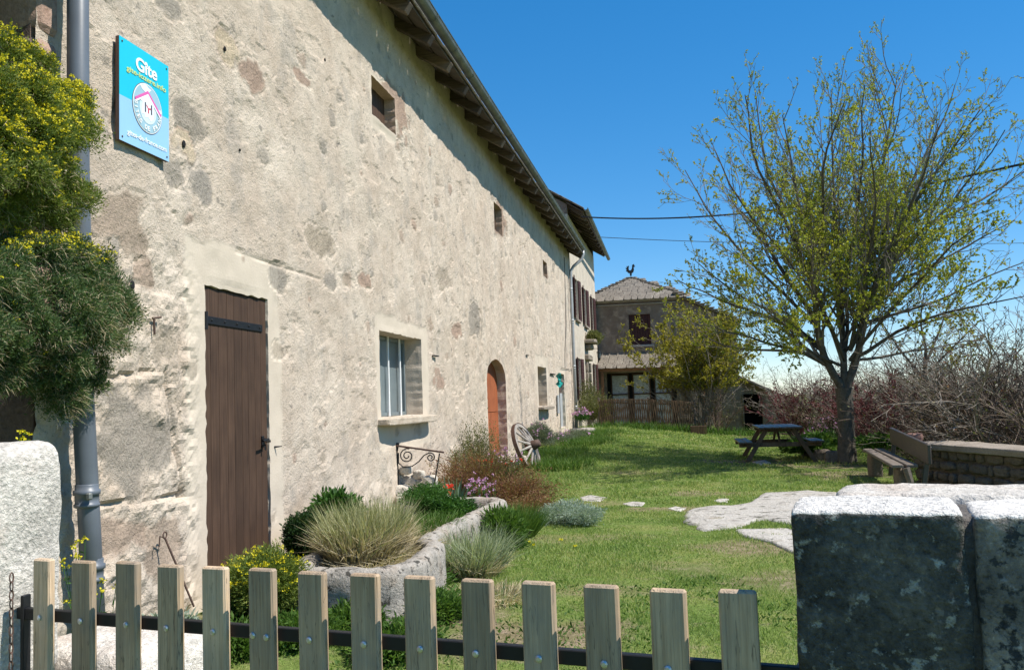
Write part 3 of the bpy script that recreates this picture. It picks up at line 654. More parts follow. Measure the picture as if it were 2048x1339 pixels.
# near quoin of the farmhouse in reddish stone
k = MB()
z = 2.0
for q_ in range(9):
    hh = (.42, .30, .36, .28, .4, .33, .3, .38, .4)[q_]
    b_ = MB(); b_.add(*blob((-.165, 4.53, z+hh/2), (.37, .20, hh-.02), 6, q_+70, .07, 6)); b_.build('quoin_stone', stone_mat('red_quoin', [(.32, .2, .15), (.5, .36, .28)], 4, 45, .01, rnd=True) if q_ == 0 else bpy.data.materials['red_quoin'], farm); z += hh

# ------------------------------------------------------------------ SIGN
sg = thing('wall_sign', (.02, 5.44, 3.3), 'turquoise and pale blue sign with white lettering and round house emblem on the wall', 'sign')
SY0, SY1, SZ0, SZ1 = 5.155, 5.735, 3.315, 4.025; SX = .055
def sgm(name, c, r=.35): return plain(name, c, r, 0, .03, 3)
MS1, MS2 = sgm('sign_turquoise', (.02, .50, .66)), sgm('sign_pale_blue', (.30, .53, .76)); MSW = sgm('sign_white', (.85, .86, .86)); MSY = sgm('sign_yellow', (.62, .70, .25)); MSP = sgm('sign_pink', (.70, .13, .38)); MSG = sgm('sign_grey', (.10, .10, .12)); MSB = sgm('sign_blue_grey', (.33, .50, .57)); MSR = sgm('sign_red', (.6, .04, .08))
def su(u): return SY0+(SY1-SY0)*u
def sv(v_): return SZ1-(SZ1-SZ0)*v_
k = MB(); k.add(*cbox((SX-.022, su(.5), sv(.5)), (.028, SY1-SY0, SZ1-SZ0), .003)); k.build('backing_board', plain('sign_wood_back', (.12, .075, .06), .8), sg)
def poly(name, pts, x, mat, parent, th=.0015):
    pts = np.array(pts, float); n = len(pts); V = np.concatenate([np.stack([np.full(n, x+o_), pts[:, 0], pts[:, 1]], 1) for o_ in (0, -th)])
    k = MB(); k.v = [V]; k.n = len(V)
    me = bpy.data.meshes.new(name); off = np.zeros(3); q = parent
    while q is not None: off = off+np.array(q.location); q = q.parent
    me.from_pydata([tuple(p-off) for p in V], [], [list(range(n)), list(range(2*n-1, n-1, -1))]+[[i, n+i, n+(i+1) % n, (i+1) % n] for i in range(n)])
    me.materials.append(mat); o = bpy.data.objects.new(name, me); COL.objects.link(o); o.parent = parent; return o
poly('upper_panel', [(su(0), sv(.567)), (su(0.0), sv(.0)), (su(1), sv(0)), (su(1), sv(.553))], SX-.0055, MS1, sg, .002)
poly('lower_panel', [(su(0), sv(1)), (su(0), sv(.567)), (su(1), sv(.553)), (su(1), sv(1))], SX-.0055, MS2, sg, .002)
UC, VC, RC = su(.545), sv(.565), .178
def disc(r, n=48, a0=0, a1=2*math.pi, cy=UC, cz=VC): return [(cy+r*math.cos(a), cz+r*math.sin(a)) for a in np.linspace(a0, a1, n, endpoint=False)]
em = poly('emblem', disc(RC), SX-.0035, MSG, sg); poly('ring', disc(RC-.005), SX-.0020, MSW, em); poly('field', disc(RC-.011), SX-.0006, MSB, em)
poly('glow_disc', disc(.098, cz=VC-.012), SX+.0008, sgm('sign_pale', (.62, .72, .76)), em)
poly('cloud', [(UC+.06*math.cos(a)*(1+.18*math.sin(5*a))-.03, VC+.135+.022*math.sin(a)*(1+.2*math.cos(4*a))) for a in np.linspace(0, 2*math.pi, 24, endpoint=False)], SX+.0009, MSW, em)
hy, hz = UC+.0, VC+.0
poly('house_shape', [(hy-.075, hz-.055), (hy-.045, hz-.05), (hy-.035, hz-.075), (hy-.005, hz-.06), (hy+.03, hz-.085), (hy+.06, hz-.06), (hy+.065, hz+.03), (hy+.085, hz+.03), (hy, hz+.10), (hy-.09, hz+.035), (hy-.065, hz+.03)], SX+.0022, MSW, em)
poly('pink_roof', [(hy-.155, hz+.035), (hy-.005, hz+.125), (hy+.155, hz+.0), (hy+.150, hz-.022), (hy-.005, hz+.102), (hy-.150, hz+.016)], SX+.0035, MSP, em)
poly('white_roof', [(hy-.150, hz+.016), (hy-.005, hz+.102), (hy+.150, hz-.022), (hy+.146, hz-.034), (hy-.005, hz+.090), (hy-.146, hz+.004)], SX+.0037, MSW, em)
for dy in (-.036, .036): poly('letter_bar', [(hy+dy-.008, hz-.035), (hy+dy-.008, hz+.035), (hy+dy+.008, hz+.035), (hy+dy+.008, hz-.035)], SX+.0036, MSG, em)
poly('red_mark', [(hy-.026, hz+.018), (hy-.018, hz+.02), (hy+.0, hz+.003), (hy+.026, hz+.008), (hy+.026, hz-.002), (hy+.006, hz-.006), (hy+.004, hz-.035), (hy-.008, hz-.035), (hy-.006, hz-.004)], SX+.0036, MSR, em)
def text(s, mat, y0, y1, z0, z1, x, parent, name='lettering', bold=.0):
    cu = bpy.data.curves.new('txt', 'FONT'); cu.body = s; cu.offset = bold; cu.extrude = .01
    o = bpy.data.objects.new('txt', cu); COL.objects.link(o); dg = bpy.context.evaluated_depsgraph_get(); dg.update()
    me = bpy.data.meshes.new_from_object(o.evaluated_get(dg)); bpy.data.objects.remove(o); me.name = name
    n = len(me.vertices); co = np.empty(n*3); me.vertices.foreach_get('co', co); co = co.reshape(-1, 3)
    lo, hi = co.min(0), co.max(0); u = (co[:, 0]-lo[0])/(hi[0]-lo[0]); v_ = (co[:, 1]-lo[1])/(hi[1]-lo[1])
    off = np.zeros(3); q = parent
    while q is not None: off = off+np.array(q.location); q = q.parent
    out = np.stack([x+np.where(co[:, 2] > 0, .001, -.001), y0+(y1-y0)*u, z0+(z1-z0)*v_], 1)-off
    me.vertices.foreach_set('co', out.ravel()); me.materials.clear(); me.materials.append(mat); me.update()
    o = bpy.data.objects.new(name, me); COL.objects.link(o); o.parent = parent; return o
text('Gîte', MSW, su(.31), su(.74), sv(.235), sv(.10), SX-.0025, sg, bold=.025)
text('gite-lozere.info', MSY, su(.13), su(.93), sv(.315), sv(.245), SX-.0025, sg, bold=.012)
text('gites-de-france.com', MSW, su(.14), su(.94), sv(.93), sv(.865), SX-.0025, sg, bold=.012)
ring = 'GITES DE FRANCE'; a0, a1 = rad(178), rad(368)
for q_, chh in enumerate(ring):
    if chh == ' ': continue
    a = a0+(a1-a0)*q_/(len(ring)-1); o = text(chh, MSW, -.0125, .0125, -.0165, .0165, 0, None, bold=.03)
    if chh == 'I':
        for v__ in o.data.vertices: v__.co.y *= .3
    rr = RC-.036; n = len(o.data.vertices); co = np.empty(n*3); o.data.vertices.foreach_get('co', co); co = co.reshape(-1, 3)
    t_ = a+math.pi/2; cy_, cz_ = UC+rr*math.cos(a), VC+rr*math.sin(a)
    yy = cy_+co[:, 1]*math.cos(t_)-co[:, 2]*math.sin(t_); zz = cz_+co[:, 1]*math.sin(t_)+co[:, 2]*math.cos(t_)
    co = np.stack([co[:, 0]+SX+.0016, yy, zz], 1)-np.array(sg.location); o.data.vertices.foreach_set('co', co.ravel()); o.data.update(); o.parent = em
for u_ in (.05, .95):
    for v_ in (.04, .96): k = MB(); k.add(*blob((SX-.003, su(u_), sv(v_)), (.008, .014, .014), 3, 1, 0, 2)); k.build('screw', M_RUST, sg)

# ================================================================== SECOND HOUSE (shutters)
h2 = thing('shuttered_house', (0, 36, 0), 'taller cream house with maroon shutters and a hanging eave, beyond the roughcast farmhouse', 'house')
k = MB(); wy = [(32.2, 33.3), (35.7, 36.7), (38.6, 39.5)]; W2 = []
ZL, ZU = (1.5, 3.0), (4.45, 6.0); TOP2 = 8.1
ops = [(32.3, 33.4, *ZU), (35.4, 36.5, *ZU), (38.7, 39.6, *ZU), (32.3, 33.4, *ZL), (35.4, 36.5, .55, 3.0), (38.7, 39.6, *ZL)]
ys2 = sorted({31.02, 41.0}|{v_ for o in ops for v_ in o[:2]}); zs2 = sorted({-.4, TOP2}|{v_ for o in ops for v_ in o[2:]})
for a, b_ in zip(ys2[:-1], ys2[1:]):
    for c_, d_ in zip(zs2[:-1], zs2[1:]):
        if any(o[0] <= a and b_ <= o[1] and o[2] <= c_ and d_ <= o[3] for o in ops): continue
        k.add(np.array([(x_, y_, z_) for x_ in (-.45, .015) for (y_, z_) in ((a, c_), (b_, c_), (b_, d_), (a, d_))]), [[4, 5, 6, 7], [3, 2, 1, 0], [0, 1, 5, 4], [1, 2, 6, 5], [2, 3, 7, 6], [3, 0, 4, 7]])
k.build('wall', M_FAC2, h2)
k = MB(); zr = lambda x: 8.55-x*.62*1.0
gab = [(-9, 31.1, 6), (-9, 31.1, zr(0)-.1), (-4.5, 31.1, zr(-4.5)-.15), (.0, 31.1, zr(0)-.12), (.0, 31.1, 6)]
for yy in (31.06, 41.0):
    P_ = np.array([(-9, yy, -.4), (.01, yy, -.4), (.01, yy, zr(0)-.1), (-4.5, yy, zr(-4.5)-.1), (-9, yy, zr(0)-.1)]); P2 = P_.copy(); P2[:, 1] += .3 if yy < 35 else -.3
    k.add(np.concatenate([P_, P2]), [[0, 1, 2, 3, 4], [9, 8, 7, 6, 5]], [[i, (i+1) % 5, 5+(i+1) % 5, 5+i] for i in range(5)])
k.build('gable_wall', M_GREYWALL, h2)
roof_slab(.62, -4.6, 30.85, 41.3, lambda x: zr(x)+.02, 'roof', h2, 14, 5, .07)
roof_slab(-9.6, -4.4, 30.85, 41.3, lambda x: zr(-4.5)+.02-abs(x+4.5)*.62, 'roof', h2, 8, 6, .07)
k = MB(); k.add(*beam((.3, 30.95, zr(.3)-.05), (.3, 41.2, zr(.3)-.05), .68, .03, .004, (.62, 0, 1))); k.build('soffit_board', M_BOARD, h2)
for q_ in range(12): k = MB(); k.add(*beam((.56, 31.3+q_*.86, zr(.56)-.13), (-.5, 31.3+q_*.86, zr(-.5)-.13), .12, .13, .01)); k.build('rafter', M_BEAM, h2)
gutter(.70, 8.22, 30.8, 41.2, h2, z1=7.98, x1=.70, r=.075)
def shutter_mesh():
    k = MB(); k.add(*cbox((0, 0, .75), (.035, .50, 1.5), .004))
    for q_ in range(11): k.add(*cbox((.022, 0, .14+q_*.122), (.012, .40, .05), .003))
    return k.mesh('shutter')
sm_ = shutter_mesh(); sm_.materials.append(M_SHUTTER)
for o in ops:
    w = bpy.data.objects.new('window', None); COL.objects.link(w); w.parent = h2; w.location = (0, o[0]-36, o[2])
    if o[2] < 1: w.name = 'front_door'; w['label'] = 'doorway framed in pale dressed stone'
    ym, zm = (o[0]+o[1])/2, (o[2]+o[3])/2
    k = MB(); k.add(*cbox((-.22, ym, zm), (.02, o[1]-o[0], o[3]-o[2]), .001)); k.build('pane', M_GLASS, w)
    k = MB()
    for yy in (o[0]+.03, ym, o[1]-.03): k.add(*cbox((-.19, yy, zm), (.03, .05, o[3]-o[2]-.01), .003))
    k.add(*cbox((-.188, ym, zm+.1), (.025, o[1]-o[0]-.07, .035), .003)); k.build('frame', M_SHUTTER if o[2] < 1 else M_WHITE, w)
    if o[2] > 1:
        for sgn, yy in ((-1, o[0]-.27), (1, o[1]+.27)): link('shutter', sm_, w, (.06, yy-o[0], 0), (0, 0, sgn*rad(-5)), (1, 1, (o[3]-o[2])/1.5))
        k = MB(); k.add(*cbox((.04, ym, o[2]-.05), (.14, o[1]-o[0]+.2, .09), .01)); k.build('sill', M_COPE, w)
    else:
        k = MB()
        for yy in (o[0]-.12, o[1]+.12):
            for q_ in range(6): k.add(*blob((.06, yy, .70+q_*.41), (.14, .22, .39), 4, q_, .05, 7))
        k.add(*cbox((.09, ym, 3.14), (.2, 1.7, .22), .03)); k.build('stone_surround', M_COPE, w)
# stone balcony shelf with plant, lantern
k = MB(); k.add(*blob((.22, 35.9, 3.78), (.55, 1.5, .16), 6, 3, .05, 8)); k.add(*blob((.14, 35.9, 3.58), (.32, 1.0, .26), 5, 4, .08, 4)); k.build('stone_corbel', M_COPE, h2)
k = MB(); c_ = (.5, 36.2, 3.25); k.add(*tube([(.0, 36.2, 3.52), (.5, 36.2, 3.52), (.5, 36.2, 3.42)], .012, 6)); k.add(*tube([(.5, 36.2, 3.42), (.5, 36.2, 3.38), (.5, 36.2, 3.36)], [.02, .11, .115], 6)); k.add(*tube([(.5, 36.2, 3.12), (.5, 36.2, 3.08)], [.06, .03], 6))
for a in range(6): k.add(*tube([(.5+.1*math.cos(a*1.047), 36.2+.1*math.sin(a*1.047), 3.36), (.5+.06*math.cos(a*1.047), 36.2+.06*math.sin(a*1.047), 3.12)], .007, 4))
lt = tag(k.build('wall_lantern', M_IRON, base=(.0, 36.2, 3.52)), 'small black lantern on a bracket above the front door of the shuttered house', 'lantern')
k = MB(); k.add(*tube([(.5, 36.2, 3.35), (.5, 36.2, 3.13)], [.09, .05], 6)); k.build('glass', M_FROST, lt)

# ================================================================== FAR HOUSE (slate hip roof)
YF = 41.4
h3 = thing('slate_roofed_house', (3, YF, 0), 'grey brown house with stone-slate hip roof and dark shutters beyond the lawn', 'house')
ops = [(1.50, 2.50, 3.90, 5.32), (.35, 3.55, .2, 2.62)]
k = MB(); xs3 = [-.3, .35, 1.5, 2.5, 3.55, 6.35]; zs3 = [-.6, .2, 2.62, 3.9, 5.32, 6.0]
def topz(x): return 6.0 if x < 3.9 else 6.0-(x-3.9)*.50
for a, b_ in zip(xs3[:-1], xs3[1:]):
    for c_, d_ in zip(zs3[:-1], zs3[1:]):
        if any(o[0] <= a and b_ <= o[1] and o[2] <= c_ and d_ <= o[3] for o in ops): continue
        if a >= 3.55 and d_ > 4.6: continue
        k.add(np.array([(x_, y_, z_) for y_ in (YF+.4, YF) for (x_, z_) in ((a, c_), (b_, c_), (b_, d_), (a, d_))]), [[4, 5, 6, 7], [3, 2, 1, 0], [0, 1, 5, 4], [1, 2, 6, 5], [2, 3, 7, 6], [3, 0, 4, 7]])
P_ = np.array([(3.55, YF, 3.9), (6.35, YF, 3.9), (6.35, YF, 4.72), (3.9, YF, 5.98), (3.55, YF, 6.0)]); P2 = P_+np.array([0, .4, 0]); k.add(np.concatenate([P_, P2]), [[0, 1, 2, 3, 4], [9, 8, 7, 6, 5]], [[(i+1) % 5, i, 5+i, 5+(i+1) % 5] for i in range(5)])
k.add(*cbox((6.15, YF+4.2, 2.0), (.4, 7.6, 5.2), .01)); k.build('wall', M_GREYWALL, h3)
k = MB(); k.add(*cbox((1.8, YF-.07, 5.98), (4.3, .14, .10), .02)); k.add(*cbox((1.8, YF-.04, 5.80), (4.2, .08, .05), .01)); k.build('cornice', M_MORTAR, h3)
# hip: front triangle slates, each a part
apex = WY(1262, 556, YF+2.9); eL = np.array([-.75, YF-.22, 6.05]); eR = np.array([4.15, YF-.22, 6.05])
r_ = np.random.default_rng(8)
sl_m = []
for q_ in range(5):
    b_ = MB(); w_ = .28+.05*q_; b_.add(*blob((0, 0, 0), (w_, .30, .035), 2, q_, .12, 6)); me = b_.mesh('slate'); me.materials.append(M_SLATE); sl_m.append((w_, me))
def slates(A, B_, Tl, Tr, rows, parent, lim=300, cnt=[0]):
    """courses between eave line A-B and top line Tl-Tr"""
    A, B_, Tl, Tr = map(np.asarray, (A, B_, Tl, Tr)); up = (Tl+Tr)/2-(A+B_)/2; ex = (B_-A)/np.linalg.norm(B_-A); nrm = np.cross(ex, up); nrm /= np.linalg.norm(nrm); ey = np.cross(nrm, ex)
    for r in range(rows):
        f = (r+.1)/rows; L = A+(Tl-A)*f; Rr = B_+(Tr-B_)*f; tot = np.linalg.norm(Rr-L); s = -r_.uniform(0, .15)
        while s < tot-.05:
            w_, me = sl_m[int(r_.integers(5))]; p = L+ex*(s+w_/2)+nrm*(.03+r_.uniform(0, .012))
            M_ = Matrix([[ex[0], ey[0], nrm[0]], [ex[1], ey[1], nrm[1]], [ex[2], ey[2], nrm[2]]]).to_4x4(); rot = (M_@Matrix.Rotation(rad(7), 4, 'X')@Matrix.Rotation(rad(float(r_.uniform(-3, 3))), 4, 'Z')).to_euler()
            link('slate', me, parent, tuple(p-np.array(par_off(parent))), rot, (1, 1.05*np.linalg.norm(up)/rows/.21, 1)); s += w_+.012
def par_off(o):
    s = np.zeros(3)
    while o is not None: s = s+np.array(o.location); o = o.parent
    return s
rf = bpy.data.objects.new('roof', None); COL.objects.link(rf); rf.parent = h3; rf.location = (-1, 0, 6)
k = MB(); bk = np.array([eL, eR, apex, eL+[0, 6.2, 0], eR+[0, 6.2, 0]]); k.add(bk, [[0, 1, 2], [3, 0, 2], [1, 4, 2], [4, 3, 2]]); k.build('roof_deck', M_BOARD, rf)
slates(eL, eR, apex-[.05, 0, 0], apex+[.05, 0, 0], 11, rf)
for (a_, b2) in ((eL, apex), (eR, apex)):          # ragged hip slates
    k = MB()
    for q_ in range(14): c_ = a_+(b2-a_)*(q_+.5)/14+[0, 0, .06]; k.add(*blob(c_, (.34, .26, .06), 2, q_, .2, 5))
    k.build('hip_slates', M_SLATE, rf)
# descending right wing verge and roof
k = MB(); V1 = np.array([3.6, YF-.15, 6.2]); V2 = np.array([6.6, YF-.15, 4.74])
k.add(*beam((V1+V2)/2*1.0+(V1-V2)/2+[0, 3.5, 0], (V1+V2)/2-(V1-V2)/2+[0, 3.5, 0], 7.2, .10, .02, (0, 0, 1))); k.build('wing_roof', M_SLATE, h3)
k = MB()
for q_ in range(15): c_ = V1+(V2-V1)*(q_+.5)/15+[0, 0, .07]; k.add(*blob(c_, (.30, .34, .06), 2, q_+30, .2, 5))
k.build('verge_slates', M_SLATE, h3)
# shuttered upper window
o = ops[0]; w = bpy.data.objects.new('window', None); COL.objects.link(w); w.parent = h3; w.location = (o[0]-3, 0, o[2]); w['label'] = 'closed dark shutters'
for q_ in range(8):
    k = MB(); wv = (o[1]-o[0])/8; k.add(*cbox((o[0]+wv*(q_+.5), YF+.10, (o[2]+o[3])/2), (wv-.012, .04, o[3]-o[2]-.01), .004)); k.build('shutter_board', M_SHUTTER, w)
k = MB(); k.add(*cbox((2.0, YF+.2, 4.6), (1.1, .02, 1.5), .001)); k.build('backing', M_DARK, w)
k = MB(); k.add(*cbox((2.0, YF-.03, 3.84), (1.25, .16, .11), .02)); k.build('sill', M_MORTAR, w)
# lean-to porch with slates and glazed doors
pr = bpy.data.objects.new('porch', None); COL.objects.link(pr); pr.parent = h3; pr.location = (-3+.2, 0, 2.9)
A_, B2 = np.array([.05, YF-1.25, 2.86]), np.array([4.9, YF-1.25, 2.80]); TL, TR = np.array([.25, YF-.02, 3.52]), np.array([4.6, YF-.02, 3.45])
k = MB(); k.add(np.array([A_, B2, TR, TL]), [[0, 1, 2, 3]]); k.build('porch_deck', M_BOARD, pr); slates(A_, B2, TL, TR, 6, pr)
k = MB(); k.add(*cbox((2.45, YF-1.16, 2.74), (4.8, .12, .15), .01)); k.build('beam', M_BEAM2, pr)
for xx in (.25, 4.7): k = MB(); k.add(*cbox((xx, YF-1.16, 1.2), (.14, .14, 2.9), .01)); k.build('post', M_BEAM2, pr)
gd = bpy.data.objects.new('glass_door', None); COL.objects.link(gd); gd.parent = h3; gd.location = (.35-3, 0, .2)
fx = np.linspace(.45, 3.45, 4)
for q_ in range(3):
    a, b_ = fx[q_]+.14, fx[q_+1]-.14
    k = MB(); k.add(*cbox(((a+b_)/2, YF+.26, 1.35), (b_-a, .01, 2.3), .001)); k.build('curtain', M_CURTAIN, gd)
    k = MB()
    for zz in (.24, 1.62, 2.55): k.add(*cbox(((a+b_)/2, YF+.2, zz), (b_-a, .05, .06), .004))
    for xx in (a-.03, b_+.03): k.add(*cbox((xx, YF+.197, 1.4), (.06, .056, 2.38), .004))
    k.build('frame', M_DOORWOOD, gd)
k = MB(); k.add(*cbox((1.95, YF+.39, 1.4), (3.3, .02, 2.5), .001)); k.build('painted_dark_room', M_DARK, gd)  # black sheet painted for the unlit room behind the curtains
# weathercock
def extr(name, pts2, o0, ex, ez, th, mat, **kw):
    ex, ez = np.asarray(ex, float), np.asarray(ez, float); nn_ = np.cross(ex, ez); n = len(pts2)
    V = np.concatenate([[np.asarray(o0)+ex*a+ez*b_+nn_*s for a, b_ in pts2] for s in (-th/2, th/2)])
    me = bpy.data.meshes.new(name); me.from_pydata([tuple(p-np.asarray(o0)) for p in V], [], [list(range(n))[::-1], list(range(n, 2*n))]+[[i, (i+1) % n, n+(i+1) % n, n+i] for i in range(n)])
    me.materials.append(mat); ob = bpy.data.objects.new(name, me); COL.objects.link(ob); ob.location = tuple(o0); return ob
hen = [(-.05, 0), (.04, 0), (.05, .12), (.13, .17), (.17, .30), (.155, .42), (.20, .44), (.24, .47), (.20, .50), (.19, .56), (.15, .60), (.12, .54), (.09, .58), (.08, .50), (.07, .38), (0, .27), (-.08, .28), (-.10, .38), (-.07, .48), (-.12, .52), (-.15, .46), (-.20, .50), (-.19, .40), (-.26, .40), (-.20, .30), (-.25, .25), (-.17, .20), (-.12, .14), (-.05, .12)]
wc = tag(extr('weathercock', hen, apex+[0, 0, .12], R0, (0, 0, 1), .03, M_IRON), 'small black cockerel weathervane on the peak of the slate hip roof', 'weathervane')
k = MB(); k.add(*tube([apex+[0, 0, -.1], apex+[0, 0, .14]], .02, 6)); k.build('spindle', M_IRON, wc)

# ================================================================== shed at right
YS = 34.0
sh = thing('low_shed', (6.6, YS, 0), 'low grey shed with a dark open doorway, behind the picnic table', 'shed')
k = MB(); RS = lambda x: 2.02-(x-5.9)*.50
def quadbox(pts, y0, y1):
    n = len(pts); A = np.array([(p[0], y0, p[1]) for p in pts]+[(p[0], y1, p[1]) for p in pts]); return A, [list(range(n)), list(range(2*n-1, n-1, -1))], [[(i+1) % n, i, n+i, n+(i+1) % n] for i in range(n)]
k.add(*quadbox([(5.2, -.5), (5.95, -.5), (5.95, RS(5.95)), (5.2, RS(5.2)-.02)], YS, YS+.3)); k.add(*quadbox([(5.95, 1.45), (6.66, 1.45), (6.66, RS(6.66)), (5.95, RS(5.95))], YS, YS+.3)); k.add(*quadbox([(6.66, -.5), (7.9, -.5), (7.9, RS(7.9)), (6.66, RS(6.66))], YS, YS+.3))
k.add(*cbox((5.35, YS+1.8, .9), (.3, 3, 2.8), .01)); k.add(*cbox((7.75, YS+1.8, .2), (.3, 3, 1.6), .01)); k.add(*cbox((6.5, YS+3.2, .2), (2.6, .3, 1.8), .01)); k.build('wall', M_GREYWALL, sh)
k = MB(); k.add(*beam((5.0, YS+1.5, RS(5.0)+.06), (8.1, YS+1.5, RS(8.1)+.06), 3.6, .09, .02, (0, 0, 1))); k.build('roof', M_SLATE, sh)
k = MB(); k.add(*cbox((5.965, YS-.03, .72), (.05, .06, 1.5), .005)); k.build('door_post', M_GREYWOOD, sh)
k = MB(); k.add(*cbox((6.3, YS+1.2, .6), (1.6, .03, 2.0), .001)); k.build('painted_shade_sheet', M_DARK, sh)  # black sheet painted for the unlit inside of the shed

# ================================================================== expandable trellis fence
fc = thing('trellis_fence', (2.5, 29.9, .35), 'brown crossed-slat trellis fence between the shuttered house and the yellow bush', 'fence')
F0, F1 = np.array([.95, 29.9]), np.array([4.08, 29.9]); nf = 44
r_ = np.random.default_rng(5); bm1 = MB(); bm1.add(*cbox((0, 0, 0), (.034, .014, 1.0), .003)); fm = bm1.mesh('slat'); fm.materials.append(M_PALE)
for q_ in range(nf):
    x = F0[0]+(F1[0]-F0[0])*(q_+.5)/nf; zb = gz1(x, 29.9)
    for s_ in (-1, 1): link('slat', fm, fc, (x-2.5+float(r_.normal(0, .004)), s_*.009, zb+.50-.35), (0, s_*rad(6.5+float(r_.normal(0, 1))), 0), (1, 1, 1.0+float(r_.normal(0, .02))))
for zz in (.9, .12):
    k = MB(); k.add(*beam((F0[0], 29.93, gz1(F0[0], 29.9)+zz), (F1[0], 29.93, gz1(F1[0], 29.9)+zz), .03, .05, .004)); k.build('rail', M_PALE, fc)
for xx in (F0[0], 2.6, F1[0]+.03): k = MB(); k.add(*cbox((xx, 29.95, gz1(xx, 29.9)+.5), (.06, .06, 1.12), .006)); k.build('post', M_GREYWOOD, fc)

# ================================================================== GATE
GD = np.array([.9799, -.1994, 0.]); GN = np.array([-.1994, -.9799, 0.]); GP = np.array([3.660, 1.826, 0.]); SPC = .1444
def gp(s, off=0, z=0): return GP+GD*s+GN*off+np.array([0, 0, z])
gate = thing('picket_gate', tuple(gp(-.95, 0, 0)), 'weathered wooden picket gate on a black steel rail, closed across the front of the garden', 'gate')
MG = np.stack([GD, -GN, [0, 0, 1]], 1)
pk = MB(); pk.add(*cbox((0, 0, 0), (.0735, .024, 1.0), .0045, MG)); pkm = pk.mesh('picket'); pkm.materials.append(M_GATEWOOD)
bt = MB(); bt.add(*tube([GN*.0, GN*.003, GN*.005], [.0085, .008, .004], 10)); btm = bt.mesh('bolt', smooth=False); btm.materials.append(M_BOLT)
r_ = np.random.default_rng(2); base = np.array(gate.location)
lx = [62, 142, 228, 312, 402, 495, 594, 698, 806, 921, 1041, 1165, 1297, 1437]
for q_ in range(14):
    # position of the left edge along the gate from the measured pixel
    lo, hi = -3., 1.
    for _ in range(40):
        mid = (lo+hi)/2; xx = proj(gp(mid, 0, 1.1))[0]
        if xx < lx[q_]: lo = mid
        else: hi = mid
    s = lo+.0368; ttop = 1.108+float(r_.normal(0, .0015))
    p = gp(s, -.012, ttop-.5)-base
    pc = link('picket', pkm, gate, tuple(p), (0, float(r_.normal(0, .002)), 0), (1 if q_ else .86, 1, 1))
    bl = [(.004*(q_ % 3-1), 0)] if q_ != 5 else [(-.022, .0), (.018, -.002)]
    for (bx, bz) in bl: link('bolt', btm, pc, tuple(GD*bx+GN*.012+np.array([0, 0, (1.108-.158+bz)-(ttop-.5)])))
for (z_, nm) in ((.949, 'rail'), (.28, 'rail')):
    k = MB(); k.add(*beam(gp(-1.98, -.036, z_), gp(.16, -.036, z_), .020, .032, .002)); k.build(nm, M_IRON, gate)
k = MB(); k.add(*beam(gp(-1.955, -.036, .1), gp(-1.955, -.036, 1.0), .03, .012, .002)); k.build('hinge_stile', M_IRON, gate)
k = MB()
for q_ in range(22):
    c_ = gp(-1.935, .025, 1.06-q_*.024); a_ = MB()
    k.add(*tube([c_+(GD if q_ % 2 else GN)*.006*math.cos(a)+np.array([0, 0, .014*math.sin(a)]) for a in np.linspace(0, 2*math.pi, 9)], .0022, 4))
tag(k.build('chain', M_RUST, base=gp(-1.935, .025, 1.07)), 'thin rusty chain hanging beside the left end of the picket gate', 'chain')

# ================================================================== front walls either side of the gate
def big_stone(c, dims, seed, mat, parent, n=14, rough=.05, power=11, M=MG, name='stone'):
    k = MB(); k.add(*blob(c, dims, int(n*1.8), seed, rough*1.3, power*1.35, 6.5, M)); return k.build(name, mat, parent, smooth=True)
WR = gp(.146, 0, 0)
rw = thing('granite_wall', tuple(WR), 'thick granite block wall with dark lichened face and sunlit top, right of the gate', 'wall')
def wr(s, back, z): return WR+GD*s-GN*back+np.array([0, 0, z])
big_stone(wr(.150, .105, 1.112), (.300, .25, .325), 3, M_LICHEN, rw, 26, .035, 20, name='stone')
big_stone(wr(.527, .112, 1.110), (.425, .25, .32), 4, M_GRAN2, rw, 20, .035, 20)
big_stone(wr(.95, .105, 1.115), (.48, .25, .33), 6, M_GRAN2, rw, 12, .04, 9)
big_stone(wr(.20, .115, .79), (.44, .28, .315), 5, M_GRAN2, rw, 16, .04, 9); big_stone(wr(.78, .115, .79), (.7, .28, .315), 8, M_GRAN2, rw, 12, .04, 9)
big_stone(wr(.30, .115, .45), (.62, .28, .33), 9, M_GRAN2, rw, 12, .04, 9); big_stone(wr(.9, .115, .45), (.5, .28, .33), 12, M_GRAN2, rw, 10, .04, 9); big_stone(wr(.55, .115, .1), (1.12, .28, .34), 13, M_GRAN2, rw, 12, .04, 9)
big_stone(wr(.36, .338, 1.098), (.58, .24, .36), 21, M_GRANITE, rw, 16, .05, 12); big_stone(wr(.95, .338, 1.098), (.58, .24, .36), 22, M_GRANITE, rw, 14, .05, 12)
k = MB(); k.add(*cbox(wr(.60, .245, .60), (1.1, .42, 1.28), .02, MG)); k.build('mortar_core', M_MORTAR, rw)
stone_mat('dark_joint', [(.10, .09, .08), (.19, .17, .15)], 8, 60, .015, rnd=False, speck=55)
k = MB(); k.add(*blob(wr(.308, .131, 1.095), (.045, .245, .33), 10, 5, .10, 9, 5, MG)); k.build('mortar_joint', bpy.data.materials['dark_joint'], rw, smooth=True)
k = MB(); k.add(*blob(wr(.30, .125, .948), (.62, .245, .03), 12, 6, .2, 9, 5, MG)); k.build('mortar_joint', M_MORTAR, rw, smooth=True)
WL = gp(-1.985, 0, 0)
lw = thing('granite_pillar', tuple(WL), 'sunlit pale granite wall end left of the gate, in front of the grey drainpipe', 'wall')
def wl(s, back, z): return WL+GD*s-GN*back+np.array([0, 0, z])
big_stone(wl(-.24, .055, 1.075), (.48, .27, .70), 31, M_GRANITE, lw, 20, .05, 9)
